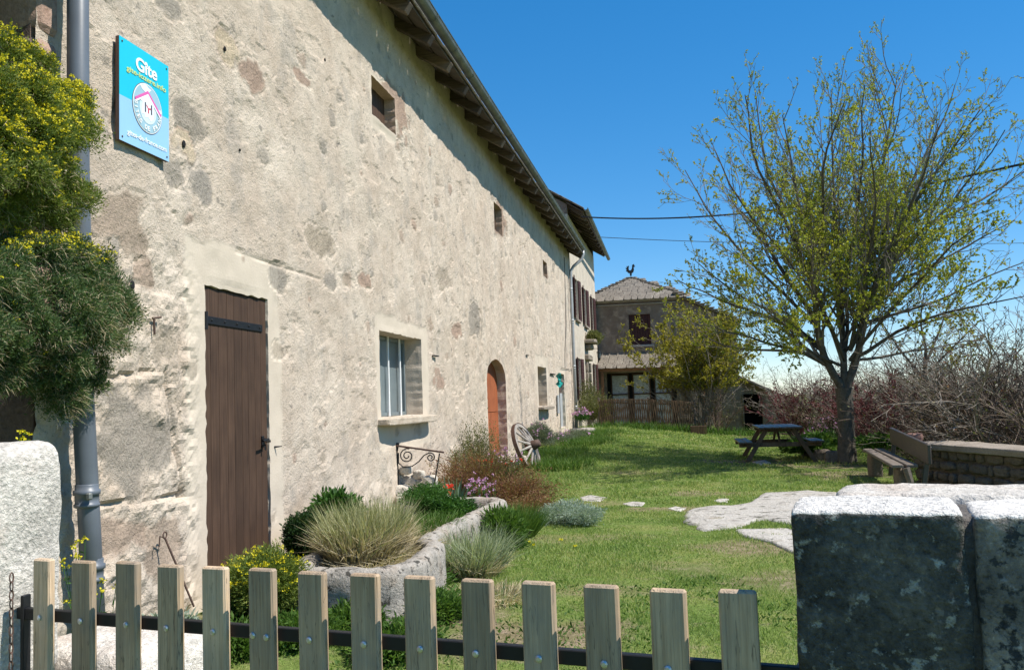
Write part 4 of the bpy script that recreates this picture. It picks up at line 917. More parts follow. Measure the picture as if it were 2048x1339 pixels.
big_stone(wl(-.26, -.16, 1.045), (.50, .18, .68), 32, M_GRANITE, lw, 16, .05, 9)
big_stone(wl(-.24, .05, .50), (.50, .30, .44), 33, M_GRANITE, lw, 16, .05, 9); big_stone(wl(-.25, -.17, .46), (.48, .18, .46), 34, M_GRANITE, lw, 12, .05, 9)
big_stone(wl(-.22, .0, .12), (.55, .5, .32), 35, M_GRANITE, lw, 12, .06, 8)
c_ = G(150, 1330, .66); 
ls = wl(-.02, .42, .42); big_stone(ls, (.50, .40, .74), 36, M_GRANITE, lw, 18, .06, 6)
k = MB(); k.add(*cbox(wl(-.28, .0, .5), (.4, .36, 1.0), .02, MG)); k.build('mortar_core', M_MORTAR, lw)

# ================================================================== TROUGH
tr = thing('stone_trough', (1.3, 7.9, 0), 'long hollowed granite trough planter with a crooked side, below the farmhouse wall', 'planter')
out = np.array([(.98, 5.75), (1.35, 5.72), (1.66, 5.80), (1.78, 6.05), (1.74, 6.6), (1.72, 6.95), (1.56, 7.15), (1.58, 8.2), (1.64, 9.3), (1.66, 9.9), (1.50, 10.12), (1.0, 10.2), (.78, 10.05), (.74, 9), (.74, 7.5), (.76, 6.2), (.82, 5.85)])
def resample(P, n):
    Q = np.vstack([P, P[:1]]); L = np.r_[0, np.cumsum(np.linalg.norm(np.diff(Q, axis=0), axis=1))]; s = np.linspace(0, L[-1], n, endpoint=False)
    return np.stack([np.interp(s, L, Q[:, 0]), np.interp(s, L, Q[:, 1])], 1)
O = resample(out, 220)
for _ in range(3): O = (np.roll(O, 1, 0)+O*2+np.roll(O, -1, 0))/4
Tn = np.roll(O, -1, 0)-np.roll(O, 1, 0); Tn /= np.linalg.norm(Tn, axis=1)[:, None]; Nn = np.stack([-Tn[:, 1], Tn[:, 0]], 1)   # inward (ccw)
prof = [(-.02, -.25), (-.01, 0), (0.0, .12), (.0, .24), (.0, .33), (.012, .375), (.04, .395), (.085, .40), (.13, .395), (.155, .37), (.165, .30), (.17, .2), (.20, .1)]
ring_ = []
for (i_, z_) in prof: ring_.append(np.concatenate([O+Nn*i_, np.full((220, 1), z_)], 1))
V = np.concatenate(ring_); V += .018*np.stack([fbm(V*7+q_*5, 3, 50+q_) for q_ in range(3)], 1)+.008*np.stack([fbm(V*25+q_*5, 2, 60+q_) for q_ in range(3)], 1)
j = np.arange(220); j2 = (j+1) % 220; f = np.concatenate([np.stack([s_*220+j, s_*220+j2, (s_+1)*220+j2, (s_+1)*220+j], 1) for s_ in range(len(prof)-1)])
k = MB(); k.add(V, f); k.build('basin', M_TROUGH, tr, smooth=True)
k = MB(); k.add(np.concatenate([O+Nn*.15, np.full((220, 1), .29)], 1), [list(range(220))]); 
k.build('soil', stone_mat('brown_soil', [(.06, .04, .025), (.12, .08, .05)], 5, 40, .02, rnd=False), tr)

# flat bedrock showing through the lawn
def slab(name, pxs, label, zt=.02, seed=0, par=None, th=.12):
    P_ = np.array([G(px, py, 0)[:2] for px, py in pxs]); Q = resample(P_, 60); Q = (np.roll(Q, 1, 0)+2*Q+np.roll(Q, -1, 0))/4; c_ = Q.mean(0)
    Q = c_+(Q-c_)*(1+.16*fbm(np.stack([Q[:, 0]*3, Q[:, 1]*3, Q[:, 0]*0+seed], 1), 3, seed))[:, None]
    rings_ = []
    for f_, z_ in ((1.02, -th), (1.0, zt*.3), (.96, zt), (.8, zt*1.15), (.6, zt*1.2), (.35, zt*1.2), (.1, zt*1.2)):
        R_ = c_+(Q-c_)*f_; zz = gz(R_[:, 0], R_[:, 1])+z_+.012*fbm(np.stack([R_[:, 0]*4, R_[:, 1]*4, R_[:, 0]*0], 1), 3, seed+2); rings_.append(np.concatenate([R_, zz[:, None]], 1))
    V = np.concatenate(rings_); j = np.arange(60); j2 = (j+1) % 60; f = np.concatenate([np.stack([s_*60+j, s_*60+j2, (s_+1)*60+j2, (s_+1)*60+j], 1) for s_ in range(6)])
    k = MB(); k.add(V, f, [[6*60+q_ for q_ in range(60)]]); o = k.build(name, M_ROCK, base=(c_[0], c_[1], gz1(*c_)), smooth=True); ROCKS.append(Q); return tag(o, label, 'rock', 'flat rocks in the lawn')
ROCKS = []
slab('flat_rock', [(1362, 1030), (1400, 1018), (1500, 1012), (1530, 990), (1640, 985), (1700, 992), (1690, 1030), (1640, 1048), (1575, 1050), (1520, 1040), (1470, 1062), (1400, 1060)], 'widest pale flat rock in the lawn, reaching behind the right granite wall', .03, 1)
slab('flat_rock', [(1470, 1062), (1560, 1058), (1640, 1070), (1660, 1120), (1585, 1105), (1540, 1085), (1480, 1075)], 'tongue of flat rock in the lawn just left of the right granite wall', .025, 2)
slab('flat_rock', [(1425, 1003), (1440, 999), (1458, 1000), (1455, 1006), (1435, 1007)], 'small pale flat rock above the widest rock in the lawn', .010, 3)
slab('flat_rock', [(1245, 1008), (1265, 1005), (1290, 1007), (1285, 1013), (1255, 1014)], 'small flat rock in the middle of the lawn beyond the trough', .010, 4)
slab('flat_rock', [(1335, 1017), (1350, 1014), (1372, 1017), (1360, 1024)], 'tiny flat rock just left of the widest rock', .010, 6)
slab('flat_rock', [(1160, 998), (1180, 995), (1215, 999), (1200, 1005), (1165, 1004)], 'thin flat rock between the silver clump and the lawn', .010, 5)
slab('flat_rock', [(1505, 930), (1530, 926), (1545, 931), (1520, 936)], 'small flat rock under the picnic table', .010, 7)
slab('flat_rock', [(1225, 860), (1275, 862), (1290, 868), (1240, 868)], 'thin stepping stone in front of the trellis fence', .010, 8)

# ================================================================== PICNIC TABLE (end on)
pt = thing('picnic_table', (5.62, 19.6, gz1(5.62, 19.6)), 'dark wooden picnic table with attached benches, standing on the lawn near the big tree', 'table')
bz = pt.location.z; O_ = np.array([5.62, 19.6, bz]); TLn, TW, TH = 1.75, .86, .71
def pp(x, y, z): return O_+np.array([x, y, z])
for q_ in range(6):
    k = MB(); k.add(*cbox(pp((q_-2.5)*.145, 0, TH), (.132, TLn, .035), .006)); k.build('tabletop_plank', M_TABLE, pt)
for s_ in (-1, 1):
    for q_ in range(2): k = MB(); k.add(*cbox(pp(s_*(.70+(q_-.5)*.14), 0, .42), (.13, TLn, .035), .006)); k.build('bench_plank', M_TABLE, pt)
M_TLEG = wood_mat('brown_table_leg', (.09, .065, .04), (.15, .11, .07), 2, 14, rnd=.15)
for yy in (-.62, .62):
    for s_ in (-1, 1): k = MB(); k.add(*beam(pp(s_*.70, yy, -.03), pp(s_*.26, yy, .68), .09, .045, .005, (0, 1, 0))); k.build('leg', M_TLEG, pt)
    k = MB(); k.add(*beam(pp(-.82, yy+.045, .36), pp(.82, yy+.045, .36), .045, .09, .005)); k.build('cross_beam', M_TLEG, pt)
    k = MB(); k.add(*beam(pp(-.40, yy+.045, .655), pp(.40, yy+.045, .655), .045, .07, .005)); k.build('cross_beam', M_TLEG, pt)
    k = MB(); k.add(*beam(pp(0, yy, .40), pp(0, yy*.2, .66), .07, .04, .005, (1, 0, 0))); k.build('brace', M_TLEG, pt)

# ================================================================== plank bench + its stone end, low wall
bn = thing('garden_bench', tuple(G(1790, 945, 0)), 'rustic plank bench with a leaning backrest, between the big tree and the low wall', 'bench')
A1, A2 = G(1732, 899, .45), G(1792, 932, .45); ax_ = (A2-A1)/np.linalg.norm(A2-A1); sd = np.array([ax_[1], -ax_[0], 0]); sd = -sd if sd[0] < 0 else sd
NB = A2
for q_, off in enumerate((0.02, .20)):
    k = MB(); k.add(*beam(A1+sd*off, A2+sd*off, .145, .045, .008)); k.build('seat_plank', M_GREYWOOD, bn)
kb1, kb2 = A1+sd*.42+[0, 0, .24], A2+sd*.42+[0, 0, .15]
k = MB(); k.add(*beam(kb1, kb2, .05, .27, .01)); k.build('backrest', M_TABLE, bn)
for q_, P_ in enumerate((A1+ax_*.15, A2-ax_*.25)):
    k = MB(); c_ = P_+sd*.11; k.add(*blob((c_[0], c_[1], .19), (.20, .36, .46), 6, q_+3, .12, 5)); k.build('stone_support', M_LOWWALL, bn)
    k = MB(); k.add(*beam(P_+sd*.33-[0, 0, .5], P_+sd*.46+[0, 0, .24], .07, .05, .006, tuple(ax_))); k.build('back_post', M_TABLE, bn)
k = MB(); tpt = A2+sd*.12; k.add(*tube([tpt+[0, 0, -.45], tpt+[.04, -.03, -.2], tpt+[0, -.02, -.02]], [.05, .045, .05], 7)); k.build('leg', M_GREYWOOD, bn)
# low wall
LA, LB = np.array([7.15, 14.7]), np.array([8.6, 10.2])
lwll = thing('low_garden_wall', (LA[0], LA[1], 0), 'low rubble stone wall with a smooth worn coping, beyond the right granite wall', 'wall')
dL = (LB-LA)/np.linalg.norm(LB-LA); nL = np.array([-dL[1], dL[0]]); nL = nL if nL[0] > 0 else -nL; LEN = np.linalg.norm(LB-LA)
ML = np.array([[dL[0], nL[0], 0], [dL[1], nL[1], 0], [0, 0, 1]])
k = MB(); c2 = LA+dL*LEN/2+nL*.27; k.add(*cbox((c2[0], c2[1], .2), (LEN, .46, .75), .02, ML)); k.build('mortar_core', stone_mat('brown_mortar', [(.13, .105, .08), (.22, .18, .14)], 5, 50, .02, rnd=False), lwll)
r_ = np.random.default_rng(17); z = -.1
while z < .52:
    hh = r_.uniform(.11, .19); hh = min(hh, .60-z); s = 0
    while s < LEN:
        w_ = r_.uniform(.10, .42); c2 = LA+dL*(s+w_/2)+nL*.06; b_ = MB(); b_.add(*blob((c2[0], c2[1], z+hh/2), (w_-.015, .16+r_.uniform(-.02,.03), hh*r_.uniform(.8, 1.1)-.01), 5, int(r_.integers(999)), .34, 3.2, 3, ML)); b_.build('stone', M_LOWWALL, lwll); s += w_
    z += hh
k = MB(); c2 = LA+dL*LEN/2+nL*.26; k.add(*blob((c2[0], c2[1], .60), (LEN+.1, .66, .10), 26, 5, .35, 12, .6, ML)); k.build('coping', M_COPE, lwll, smooth=True)
b_ = MB(); c_ = LA+nL*.05; b_.add(*blob((c_[0], c_[1]+.05, .70), (.22, .2, .16), 5, 77, .15, 5)); tag(b_.build('loose_block', plain('brick_red_stone', (.22, .12, .09), .9), base=(c_[0], c_[1]+.05, .63)), 'reddish stone block lying on the near left end of the low wall', 'stone')
# raised bed edging beside the tree
bd = thing('bed_edging', (6.4, 19.6, 0), 'curved stone edging of the flower bed left of the tree trunk', 'edging')
for q_, (px, py) in enumerate([(1600, 905), (1622, 912), (1646, 918), (1668, 922)]):
    c_ = G(px, py+6, 0.0); b_ = MB(); b_.add(*blob((c_[0], c_[1], .10), (.36, .22, .34), 5, q_+90, .15, 5)); b_.build('stone', M_LOWWALL, bd)

# ================================================================== CART WHEEL leaning on the bank
wh = thing('cart_wheel', (0, 0, 0), 'old wooden cart wheel with iron tyre, propped up in front of the arched door', 'wheel')
Rw = .53
k = MB(); a = np.linspace(0, 2*math.pi, 41)
def ringmesh(r0, r1, w, n=40):
    t_ = np.arange(n)*2*math.pi/n; V = np.concatenate([np.stack([np.full(n, x_), r_*np.cos(t_), r_*np.sin(t_)], 1) for (x_, r_) in ((-w/2, r0), (w/2, r0), (w/2, r1), (-w/2, r1))]); j = np.arange(n); j2 = (j+1) % n
    return V, np.concatenate([np.stack([s_*n+j, s_*n+j2, ((s_+1) % 4)*n+j2, ((s_+1) % 4)*n+j], 1) for s_ in range(4)])
k = MB(); k.add(*ringmesh(Rw-.015, Rw, .075)); k.build('tyre', M_RUST, wh)
k = MB(); k.add(*ringmesh(Rw-.085, Rw-.015, .065)); k.build('felloe', M_WHEEL, wh)
for q_ in range(12):
    an = q_*math.pi/6; k = MB(); k.add(*tube([(.13, .08*math.cos(an), .08*math.sin(an)), (.07, .25*math.cos(an), .25*math.sin(an)), (-.0, (Rw-.08)*math.cos(an), (Rw-.08)*math.sin(an))], [.03, .022, .018], 6)); k.build('spoke', M_WHEEL, wh)
k = MB(); k.add(*tube([(0, 0, 0), (.01, 0, 0), (.06, 0, 0), (.13, 0, 0), (.2, 0, 0), (.29, 0, 0), (.30, 0, 0)], [.03, .075, .085, .11, .09, .075, .03], 14)); k.build('hub', M_RUST, wh, smooth=True)
cw = G(1053, 898, .62+.05)
d_ = ray(1053, 896); Zw = 17.3; cwp = CAM+d_*Zw
wh.location = tuple(cwp); wh.rotation_euler = (rad(4), rad(-22), rad(-10))

# ================================================================== iron handrail with scrolls + rubble steps
hr = thing('iron_handrail', (.5, 10.9, .4), 'short rusty iron handrail with scroll work, below the barred window', 'handrail')
YR = 11.0
A, B_, Cb = WY(793, 890, YR), WY(888, 904, YR), WY(798, 990, YR)
def py2(px, py): return WY(px, py, YR)
k = MB(); k.add(*beam(A+[-.03, 0, 0], B_, .045, .022, .006)); k.build('rail', M_RUST, hr)
k = MB(); k.add(*tube([A, Cb], .012, 6)); k.add(*tube([py2(792, 905), py2(796, 885)], .02, 6)); k.build('post', M_IRON, hr)
k = MB(); k.add(*tube([B_-[.06, 0, .01], py2(862, 1010)], .009, 6)); k.build('post', M_IRON, hr)
def spiral(cx_, cy_, r0, r1, a0, a1, n=26): return [py2(cx_+(r0+(r1-r0)*f)*math.cos(a0+(a1-a0)*f), cy_-(r0+(r1-r0)*f)*math.sin(a0+(a1-a0)*f)) for f in np.linspace(0, 1, n)]
k = MB(); k.add(*tube(spiral(814, 911, 3, 15, 0, -3.6*math.pi)[::1], .008, 6)); k.add(*tube([py2(797, 905), py2(797, 925), py2(806, 933), py2(824, 932), py2(838, 922), py2(848, 910), py2(858, 905)]+spiral(861, 914, 9, 2.5, 1.6, -2.4*math.pi, 20), .008, 6)); k.build('scroll', M_IRON, hr)
rs = thing('rubble_steps', (.35, 11, 0), 'heap of pale rubble stones forming a low step below the scrolled handrail', 'steps')
r_ = np.random.default_rng(23)
for q_, (px, py, s_) in enumerate([(820, 965, .26), (845, 972, .24), (800, 985, .25), (866, 985, .22), (780, 972, .2), (835, 995, .3), (860, 960, .16), (812, 940, .14), (880, 1000, .24), (765, 985, .2), (795, 955, .15), (850, 1005, .24), (815, 1005, .24), (838, 948, .13)]):
    Yb = 11.1+r_.uniform(-.1, .25); c_ = WY(px, py, Yb); b_ = MB(); b_.add(*blob(c_, (s_*1.2, s_, s_*.85), 6, q_+120, .28, 3.2)); b_.build('stone', M_RUBBLE, rs)
k = MB(); k.add(*cbox((.22, 11.6, .12), (.4, 1.7, .5), .04)); k.build('fill', M_RUBBLE, rs)

# small stone trough far away, planter box, teal flower ornament
k = MB(); c_ = G(1172, 862, .25); k.add(*blob((.75, 26.3, .48), (.75, .8, .30), 8, 9, .12, 5)); st = tag(k.build('small_stone_trough', M_TROUGH, base=(.75, 26.3, .33)), 'small rough stone trough under pink flowers, by the foot of the far downpipe', 'planter')
k = MB(); bx_ = WY(1397, 858, 29.0)
for s_ in (-1, 1):
    k.add(*cbox((bx_[0], 29.0+s_*.2, gz1(4.2, 29)+.13), (.50, .03, .26), .004)); k.add(*cbox((bx_[0]+s_*.235, 29.0, gz1(4.2, 29)+.13), (.03, .37, .26), .004))
k.add(*cbox((bx_[0], 29.0, gz1(4.2, 29)+.18), (.44, .37, .02), .004))
tag(k.build('planter_box', M_PALE, base=(bx_[0], 29, gz1(4.2, 29))), 'small square wooden planter box at the right end of the trellis fence', 'planter')
k = MB(); c_ = WX(1118, 760, .45); base_ = np.array([.45, c_[1], gz1(.45, c_[1])]); k.add(*tube([base_, c_], .008, 5)); tf = tag(k.build('flower_ornament', M_IRON, base=base_), 'teal metal flower on a thin stick in front of the far window', 'ornament')
k = MB()
for q_ in range(6):
    a = q_*math.pi/3; d_ = np.array([.1, math.cos(a), math.sin(a)*.8]); k.add(*leaves(np.array([c_]), np.array([d_]), .26, .20))
    k.add(*blob(c_+d_*.10, (.07, .13, .10), 3, q_, .1, 2))
k.build('petals', M_TEAL, tf)

# cables
def sag(pts, n=40):
    P_ = np.array(pts); t_ = np.linspace(0, len(P_)-1, n); i0 = np.clip(t_.astype(int), 0, len(P_)-2)
    L = np.r_[0, np.cumsum(np.linalg.norm(np.diff(P_, axis=0), axis=1))]; c_ = [np.polyfit(L, P_[:, q_], min(3, len(P_)-1)) for q_ in range(3)]; s = np.linspace(0, L[-1], n)
    return np.stack([np.polyval(q_, s) for q_ in c_], 1)
def span(pxs, Za, Zb, n=60):
    pxs = np.array(pxs, float); q = np.polyfit(pxs[:, 0]/1000, pxs[:, 1], 3); xs_ = np.linspace(pxs[0, 0], pxs[-1, 0], n)
    return np.array([CAM+ray(x_, np.polyval(q, x_/1000))*(Za+(Zb-Za)*i_/(n-1)) for i_, x_ in enumerate(xs_)])
k = MB(); ca_ = span([(1163, 433), (1300, 437), (1450, 431), (1600, 413), (1800, 378), (1920, 354), (2048, 330), (2300, 270)], 31, 14.5); k.add(*tube(ca_, .026, 6))
tag(k.build('power_cable', M_CABLE, base=tuple(ca_[0])), 'thick black cable sagging from the shuttered house eave across the tree', 'cable')
k = MB(); ca_ = span([(1200, 474), (1400, 483), (1700, 488), (2048, 486), (2300, 480)], 41, 58); k.add(*tube(ca_, .016, 5))
tag(k.build('telephone_wire', M_CABLE, base=tuple(ca_[0])), 'hair-thin dark wire crossing the sky low behind the tree', 'wire')

# ================================================================== VEGETATION
class Tree:
    """recursive branching; tubes are gathered per level, leaf points at the twigs"""
    def __init__(s, seed): s.r = np.random.default_rng(seed); s.b = {}; s.lp = []; s.ld = []
    def put(s, P, r, lvl, n):
        s.b.setdefault(lvl, MB()).add(*tube(P, r, n, cap=False))
    def branch(s, p, d, L, r, lvl, maxl, up=.25, wob=.22, spacing=(.5, .26, .15, .1), lens=(.5, .45, .45), ang=(35, 40, 45), sides=(8, 5, 3, 3), leaf=4, minlen=.12, leafbias=0, r_tip=.35, zleaf=-99):
        r_ = s.r; K = max(3, min(8, int(L/.28)+2)); P = [np.array(p, float)]; d = np.array(d, float); d /= np.linalg.norm(d); D = [d]
        for k in range(K-1):
            d = d+r_.normal(0, wob, 3)*.6+np.array([0, 0, up*.22]); d /= np.linalg.norm(d); P.append(P[-1]+d*L/(K-1)); D.append(d)
        P = np.array(P); D = np.array(D); R = np.linspace(r, max(r*r_tip, .0034), K); s.put(P, R, lvl, sides[min(lvl, 3)])
        s.kids(P, D, L, r, lvl, maxl, up, wob, spacing, lens, ang, sides, leaf, minlen, r_tip, zleaf)
    def kids(s, P, D, L, r, lvl, maxl, up, wob, spacing, lens, ang, sides, leaf, minlen, r_tip, zleaf=-99, start=.18):
        r_ = s.r; K = len(P)
        if lvl >= maxl-1:
            n = leaf if lvl >= maxl else max(1, leaf//2)
            if n and P[-1][2] > zleaf:
                t_ = r_.uniform(.25, 1.02, n)*(K-1); i0 = np.clip(t_.astype(int), 0, K-2); f = (t_-i0)[:, None]
                s.lp.append(P[i0]*(1-f)+P[i0+1]*f+r_.normal(0, .008, (n, 3))); s.ld.append(D[i0]*.7+r_.normal(0, .6, (n, 3))+[0, 0, .2])
        if lvl >= maxl: return
        n = int(L*(1-start)/spacing[min(lvl, 3)])
        for k in range(n):
            f = start+(1-start)*(k+r_.uniform(0, .9))/max(n, 1); t_ = f*(K-1); i0 = min(int(t_), K-2); q = P[i0]+(P[i0+1]-P[i0])*(t_-i0)
            d = D[i0]; a, b_, _ = frame(d); ph = r_.uniform(0, 2*math.pi); th = rad(ang[min(lvl, 2)]*r_.uniform(.7, 1.25))
            nd_ = d*math.cos(th)+(a*math.cos(ph)+b_*math.sin(ph))*math.sin(th)
            l2 = max(minlen, lens[min(lvl, 2)]*L*(1.12-f*(.66 if lvl == 0 else .75))*r_.uniform(.6, 1.2))
            rr = (r+(r*r_tip-r)*f)*.55
            s.branch(q, nd_, l2, max(rr, .0042), lvl+1, maxl, up, wob, spacing, lens, ang, sides, leaf, minlen, 0, r_tip, zleaf)

tx, ty = G(1695, 928, 0)[:2]; tz = gz1(tx, ty)
T = Tree(12)
def tpx(px, py, dy=0): return WY(px, py, ty+dy)
trunk = np.array([[tx, ty, tz-.2], [tx, ty, tz+.05], tpx(1693, 880), tpx(1691, 820), tpx(1688, 775)])
T.put(trunk, [.26, .195, .168, .16, .17], 0, 12)
limbs = [([(1690, 720), (1640, 600), (1560, 500), (1480, 420)], .055, -3.3), ([(1700, 700), (1730, 560), (1760, 400), (1740, 260)], .055, -3.4), ([(1700, 720), (1780, 620), (1880, 520), (1960, 450)], .055, -3.0), ([(1680, 730), (1600, 690), (1560, 640), (1520, 600)], .045, -3.6), ([(1690, 650), (1650, 480), (1580, 330)], .05, 3.2), ([(1705, 650), (1790, 500), (1850, 380)], .05, 3.0), ([(1642, 700), (1540, 640), (1440, 600), (1355, 560)], .05, .2), ([(1632, 650), (1540, 560), (1430, 450), (1370, 340)], .055, 1.2), ([(1622, 560), (1560, 420), (1500, 300), (1490, 190)], .055, -1.6), ([(1600, 500), (1530, 330), (1510, 180)], .05, .6), ([(1690, 560), (1720, 350), (1730, 170)], .05, -1.2), ([(1745, 500), (1850, 330), (1910, 170)], .055, .9), ([(1735, 560), (1890, 430), (2010, 260)], .055, -.2), ([(1722, 650), (1880, 600), (2060, 520)], .05, .2), ([(1640, 715), (1540, 700), (1450, 700), (1380, 640)], .045, 1.6), ([(1705, 720), (1830, 700), (1960, 680)], .045, 1.0), ([(1688, 780), (1650, 725), (1632, 650), (1622, 540), (1600, 400), (1565, 230)], .125, -.9), ([(1688, 778), (1690, 690), (1682, 560), (1668, 400), (1662, 180)], .11, .8), ([(1690, 780), (1718, 715), (1725, 610), (1738, 470), (1770, 300), (1795, 150)], .13, .1),
         ([(1722, 660), (1752, 560), (1800, 450), (1880, 330), (1960, 220)], .09, -.6), ([(1720, 640), (1790, 570), (1880, 520), (2030, 440)], .07, .8), ([(1640, 690), (1570, 640), (1480, 590), (1390, 520)], .065, .9), ([(1632, 640), (1560, 530), (1480, 400), (1430, 300)], .07, -.4),
         ([(1725, 600), (1740, 480), (1700, 330), (1720, 210)], .07, 2.4), ([(1632, 620), (1650, 480), (1640, 330), (1690, 200)], .07, -2.6), ([(1700, 720), (1790, 660), (1900, 620), (2060, 590)], .06, -1.3), ([(1660, 735), (1580, 690), (1490, 680), (1420, 650)], .05, -1.5), ([(1728, 600), (1830, 470), (1960, 400), (2070, 330)], .07, 1.6), ([(1690, 700), (1700, 600), (1640, 480), (1560, 370)], .06, 2.6), ([(1700, 700), (1740, 560), (1830, 400), (1880, 250)], .07, -2.4)]
for pts, r0, dy in limbs:
    K = 10; q = np.array([tpx(a, b_, dy*(i_/(len(pts)-1))**1.2*1.1) for i_, (a, b_) in enumerate(pts)]); s = np.linspace(0, len(q)-1, K)
    P = np.stack([np.interp(s, np.arange(len(q)), q[:, c_]) for c_ in range(3)], 1); P[1:-1] += T.r.normal(0, .05, (K-2, 3)); P = np.vstack([P[:1], (P[:-2]+2*P[1:-1]+P[2:])/4, P[-1:]])
    D = np.gradient(P, axis=0); D /= np.linalg.norm(D, axis=1)[:, None]; L = np.linalg.norm(np.diff(P, axis=0), axis=1).sum()
    T.put(P, np.linspace(r0*.72, .009, K), 0, 9)
    T.kids(P, D, L, r0*.55, 0, 3, .55, .16, (.26, .16, .11), (.40, .50, .55), (34, 36, 40), (8, 5, 3, 3), 9, .14, .3, start=.12)
tree = thing('spring_tree', (tx, ty, tz), 'large round-crowned tree with fresh yellow-green leaves, rising right of the picnic table', 'tree')
T.b[0].build('trunk', M_BARK, tree, smooth=True)
k = MB(); [k.add(np.concatenate(T.b[l].v), *T.b[l].f) if False else None for l in ()]
def merge(T, lv):
    k = MB()
    for l in lv:
        if l in T.b:
            o = T.b[l]
            for f in o.f: pass
            base_ = k.n; k.v += o.v; k.f += [f+base_ for f in o.f]; k.n += o.n
    return k
merge(T, [1, 2, 3]).build('branches', M_TWIG, tree)
P, D = np.concatenate(T.lp), np.concatenate(T.ld)
k = MB(); n = len(P); hh = (P[:, 2]-2)/7; keep = RNG.uniform(0, 1, n) < np.clip(1.0-.35*hh, .55, 1)*sst(fbm(P*1.3, 3, 6), -.5, .1)
P, D = P[keep], D[keep]; n = len(P); sz = RNG.uniform(.03, .065, n)*(1.1-.35*np.clip((P[:, 2]-2)/7, 0, 1)); k.add(*leaves(P, D, sz, sz*.7)); k.add(*leaves(P, D+RNG.normal(0, 1.0, (n, 3)), sz*.8, sz*.6))
k.build('leaves', L_TREE, tree); print('tree leaves', n, 'twigs', sum(len(v_) for v_ in T.b[3].v))

def bush(seed, stems, h, spread, maxl=3, leaf=0, up=.4, wob=.3, spacing=(.3, .2, .13), lens=(.42, .45, .45), r0=.018, zleaf=-99, ang=(32, 40, 45)):
    B = Tree(seed); r_ = B.r
    for q_ in range(stems):
        a = r_.uniform(0, 2*math.pi); rr = spread*.12*r_.uniform(0, 1); tilt = rad(r_.uniform(5, 38))*spread
        d = np.array([math.cos(a)*math.sin(tilt), math.sin(a)*math.sin(tilt), math.cos(tilt)])
        B.branch(np.array([math.cos(a)*rr, math.sin(a)*rr, -.1]), d, h*r_.uniform(.7, 1.05), r0*r_.uniform(.7, 1.3), 0, maxl, up, wob, spacing, lens, ang, (5, 3, 3, 3), leaf, .12, 0, .3, zleaf)
    return B
# bare thicket behind the low wall: four shapes, many individuals
protos = []
for q_, (hh, st_, mt) in enumerate([(3.2, 24, M_TWIG2), (2.7, 26, M_TWIG2), (3.8, 20, M_TWIG), (2.3, 26, M_TWIG2)]):
    B = bush(100+q_, st_, hh, 1.25, 3, 1, .25, .45, (.26, .19, .14)); m1 = merge(B, [0, 1, 2, 3]).mesh('stems'); m1.materials.append(mt)
    P, D = np.concatenate(B.lp), np.concatenate(B.ld); kk = RNG.uniform(0, 1, len(P)) < (.2, .6, .12, .5)[q_]; P, D = P[kk], D[kk]; k = MB(); k.add(*leaves(P, D, .045, .03)); m2 = k.mesh('buds'); m2.materials.append(L_OLIVE if q_ % 2 else L_RED); protos.append((m1, m2))
r_ = np.random.default_rng(61); nb = 0
spots = []
for (px, py, Yd) in [(1640, 850, 28), (1660, 850, 25), (1720, 848, 27), (1770, 850, 25), (1800, 850, 27), (1860, 850, 23.5), (1905, 850, 22), (1925, 855, 20), (1965, 860, 19), (2010, 865, 18.5), (2050, 870, 17), (1860, 840, 26), (1910, 840, 26.5), (1960, 840, 25), (2010, 840, 24), (2070, 850, 22), (1800, 840, 30), (1700, 840, 31), (1880, 830, 33), (1960, 830, 33), (2050, 830, 31), (1690, 840, 34), (2110, 860, 19), (2160, 850, 24), (2000, 868, 18.2), (2120, 880, 15.5), (1625, 845, 31), (1760, 845, 27.5), (2200, 880, 17), (1940, 868, 17.4)]:
    spots.append((px, py, Yd))
sl_ = ['beyond the low wall', 'behind the shed', 'behind the tree trunk']
for q_, (px, py, Yd) in enumerate(spots):
    x = WY(px, py, Yd)[0]; z_ = gz1(x, Yd); m1, m2 = protos[q_ % 4]; sc = float(r_.uniform(.85, 1.2))
    row = 'in the front row, close behind the low wall' if Yd < 20 else 'in the middle of the thicket, beyond the low wall' if Yd < 26 else 'at the back of the thicket, behind the tree trunk' if px < 1800 else 'at the far back right of the thicket'
    kd = ('tall pale-twigged', 'low spreading pale-twigged', 'tallest dark-twigged', 'lowest dense pale-twigged')[q_ % 4]
    e = thing('bare_shrub', (x, Yd, z_), kd+' leafless shrub '+row, 'shrub', 'bare shrubs of the thicket on the right', float(r_.uniform(0, 6.28)))
    e.scale = (sc*1.1, sc*1.1, sc*(.80 if px < 1700 else .86)); link('stems', m1, e); link('buds', m2, e)
# dry undergrowth in the thicket
n = 26000; x = r_.uniform(8.0, 24, n); y = r_.uniform(14, 36, n); ok = (x-7.4 > (16-y)*.33+.6) & (proj(np.stack([x, y, x*0], 1))[0] < 2400); x, y = x[ok], y[ok]; z = gz(x, y)
k = MB(); D = r_.normal(0, .7, (len(x), 3)); D[:, 2] = abs(D[:, 2])+.3; k.add(*blades(np.stack([x, y, z], 1), D, r_.uniform(.4, 1.5, len(x)), .012, .6)); kind(tag(k.build('dry_undergrowth', M_TWIG2), 'dry brown undergrowth beneath the thicket', 'undergrowth'), 'stuff')
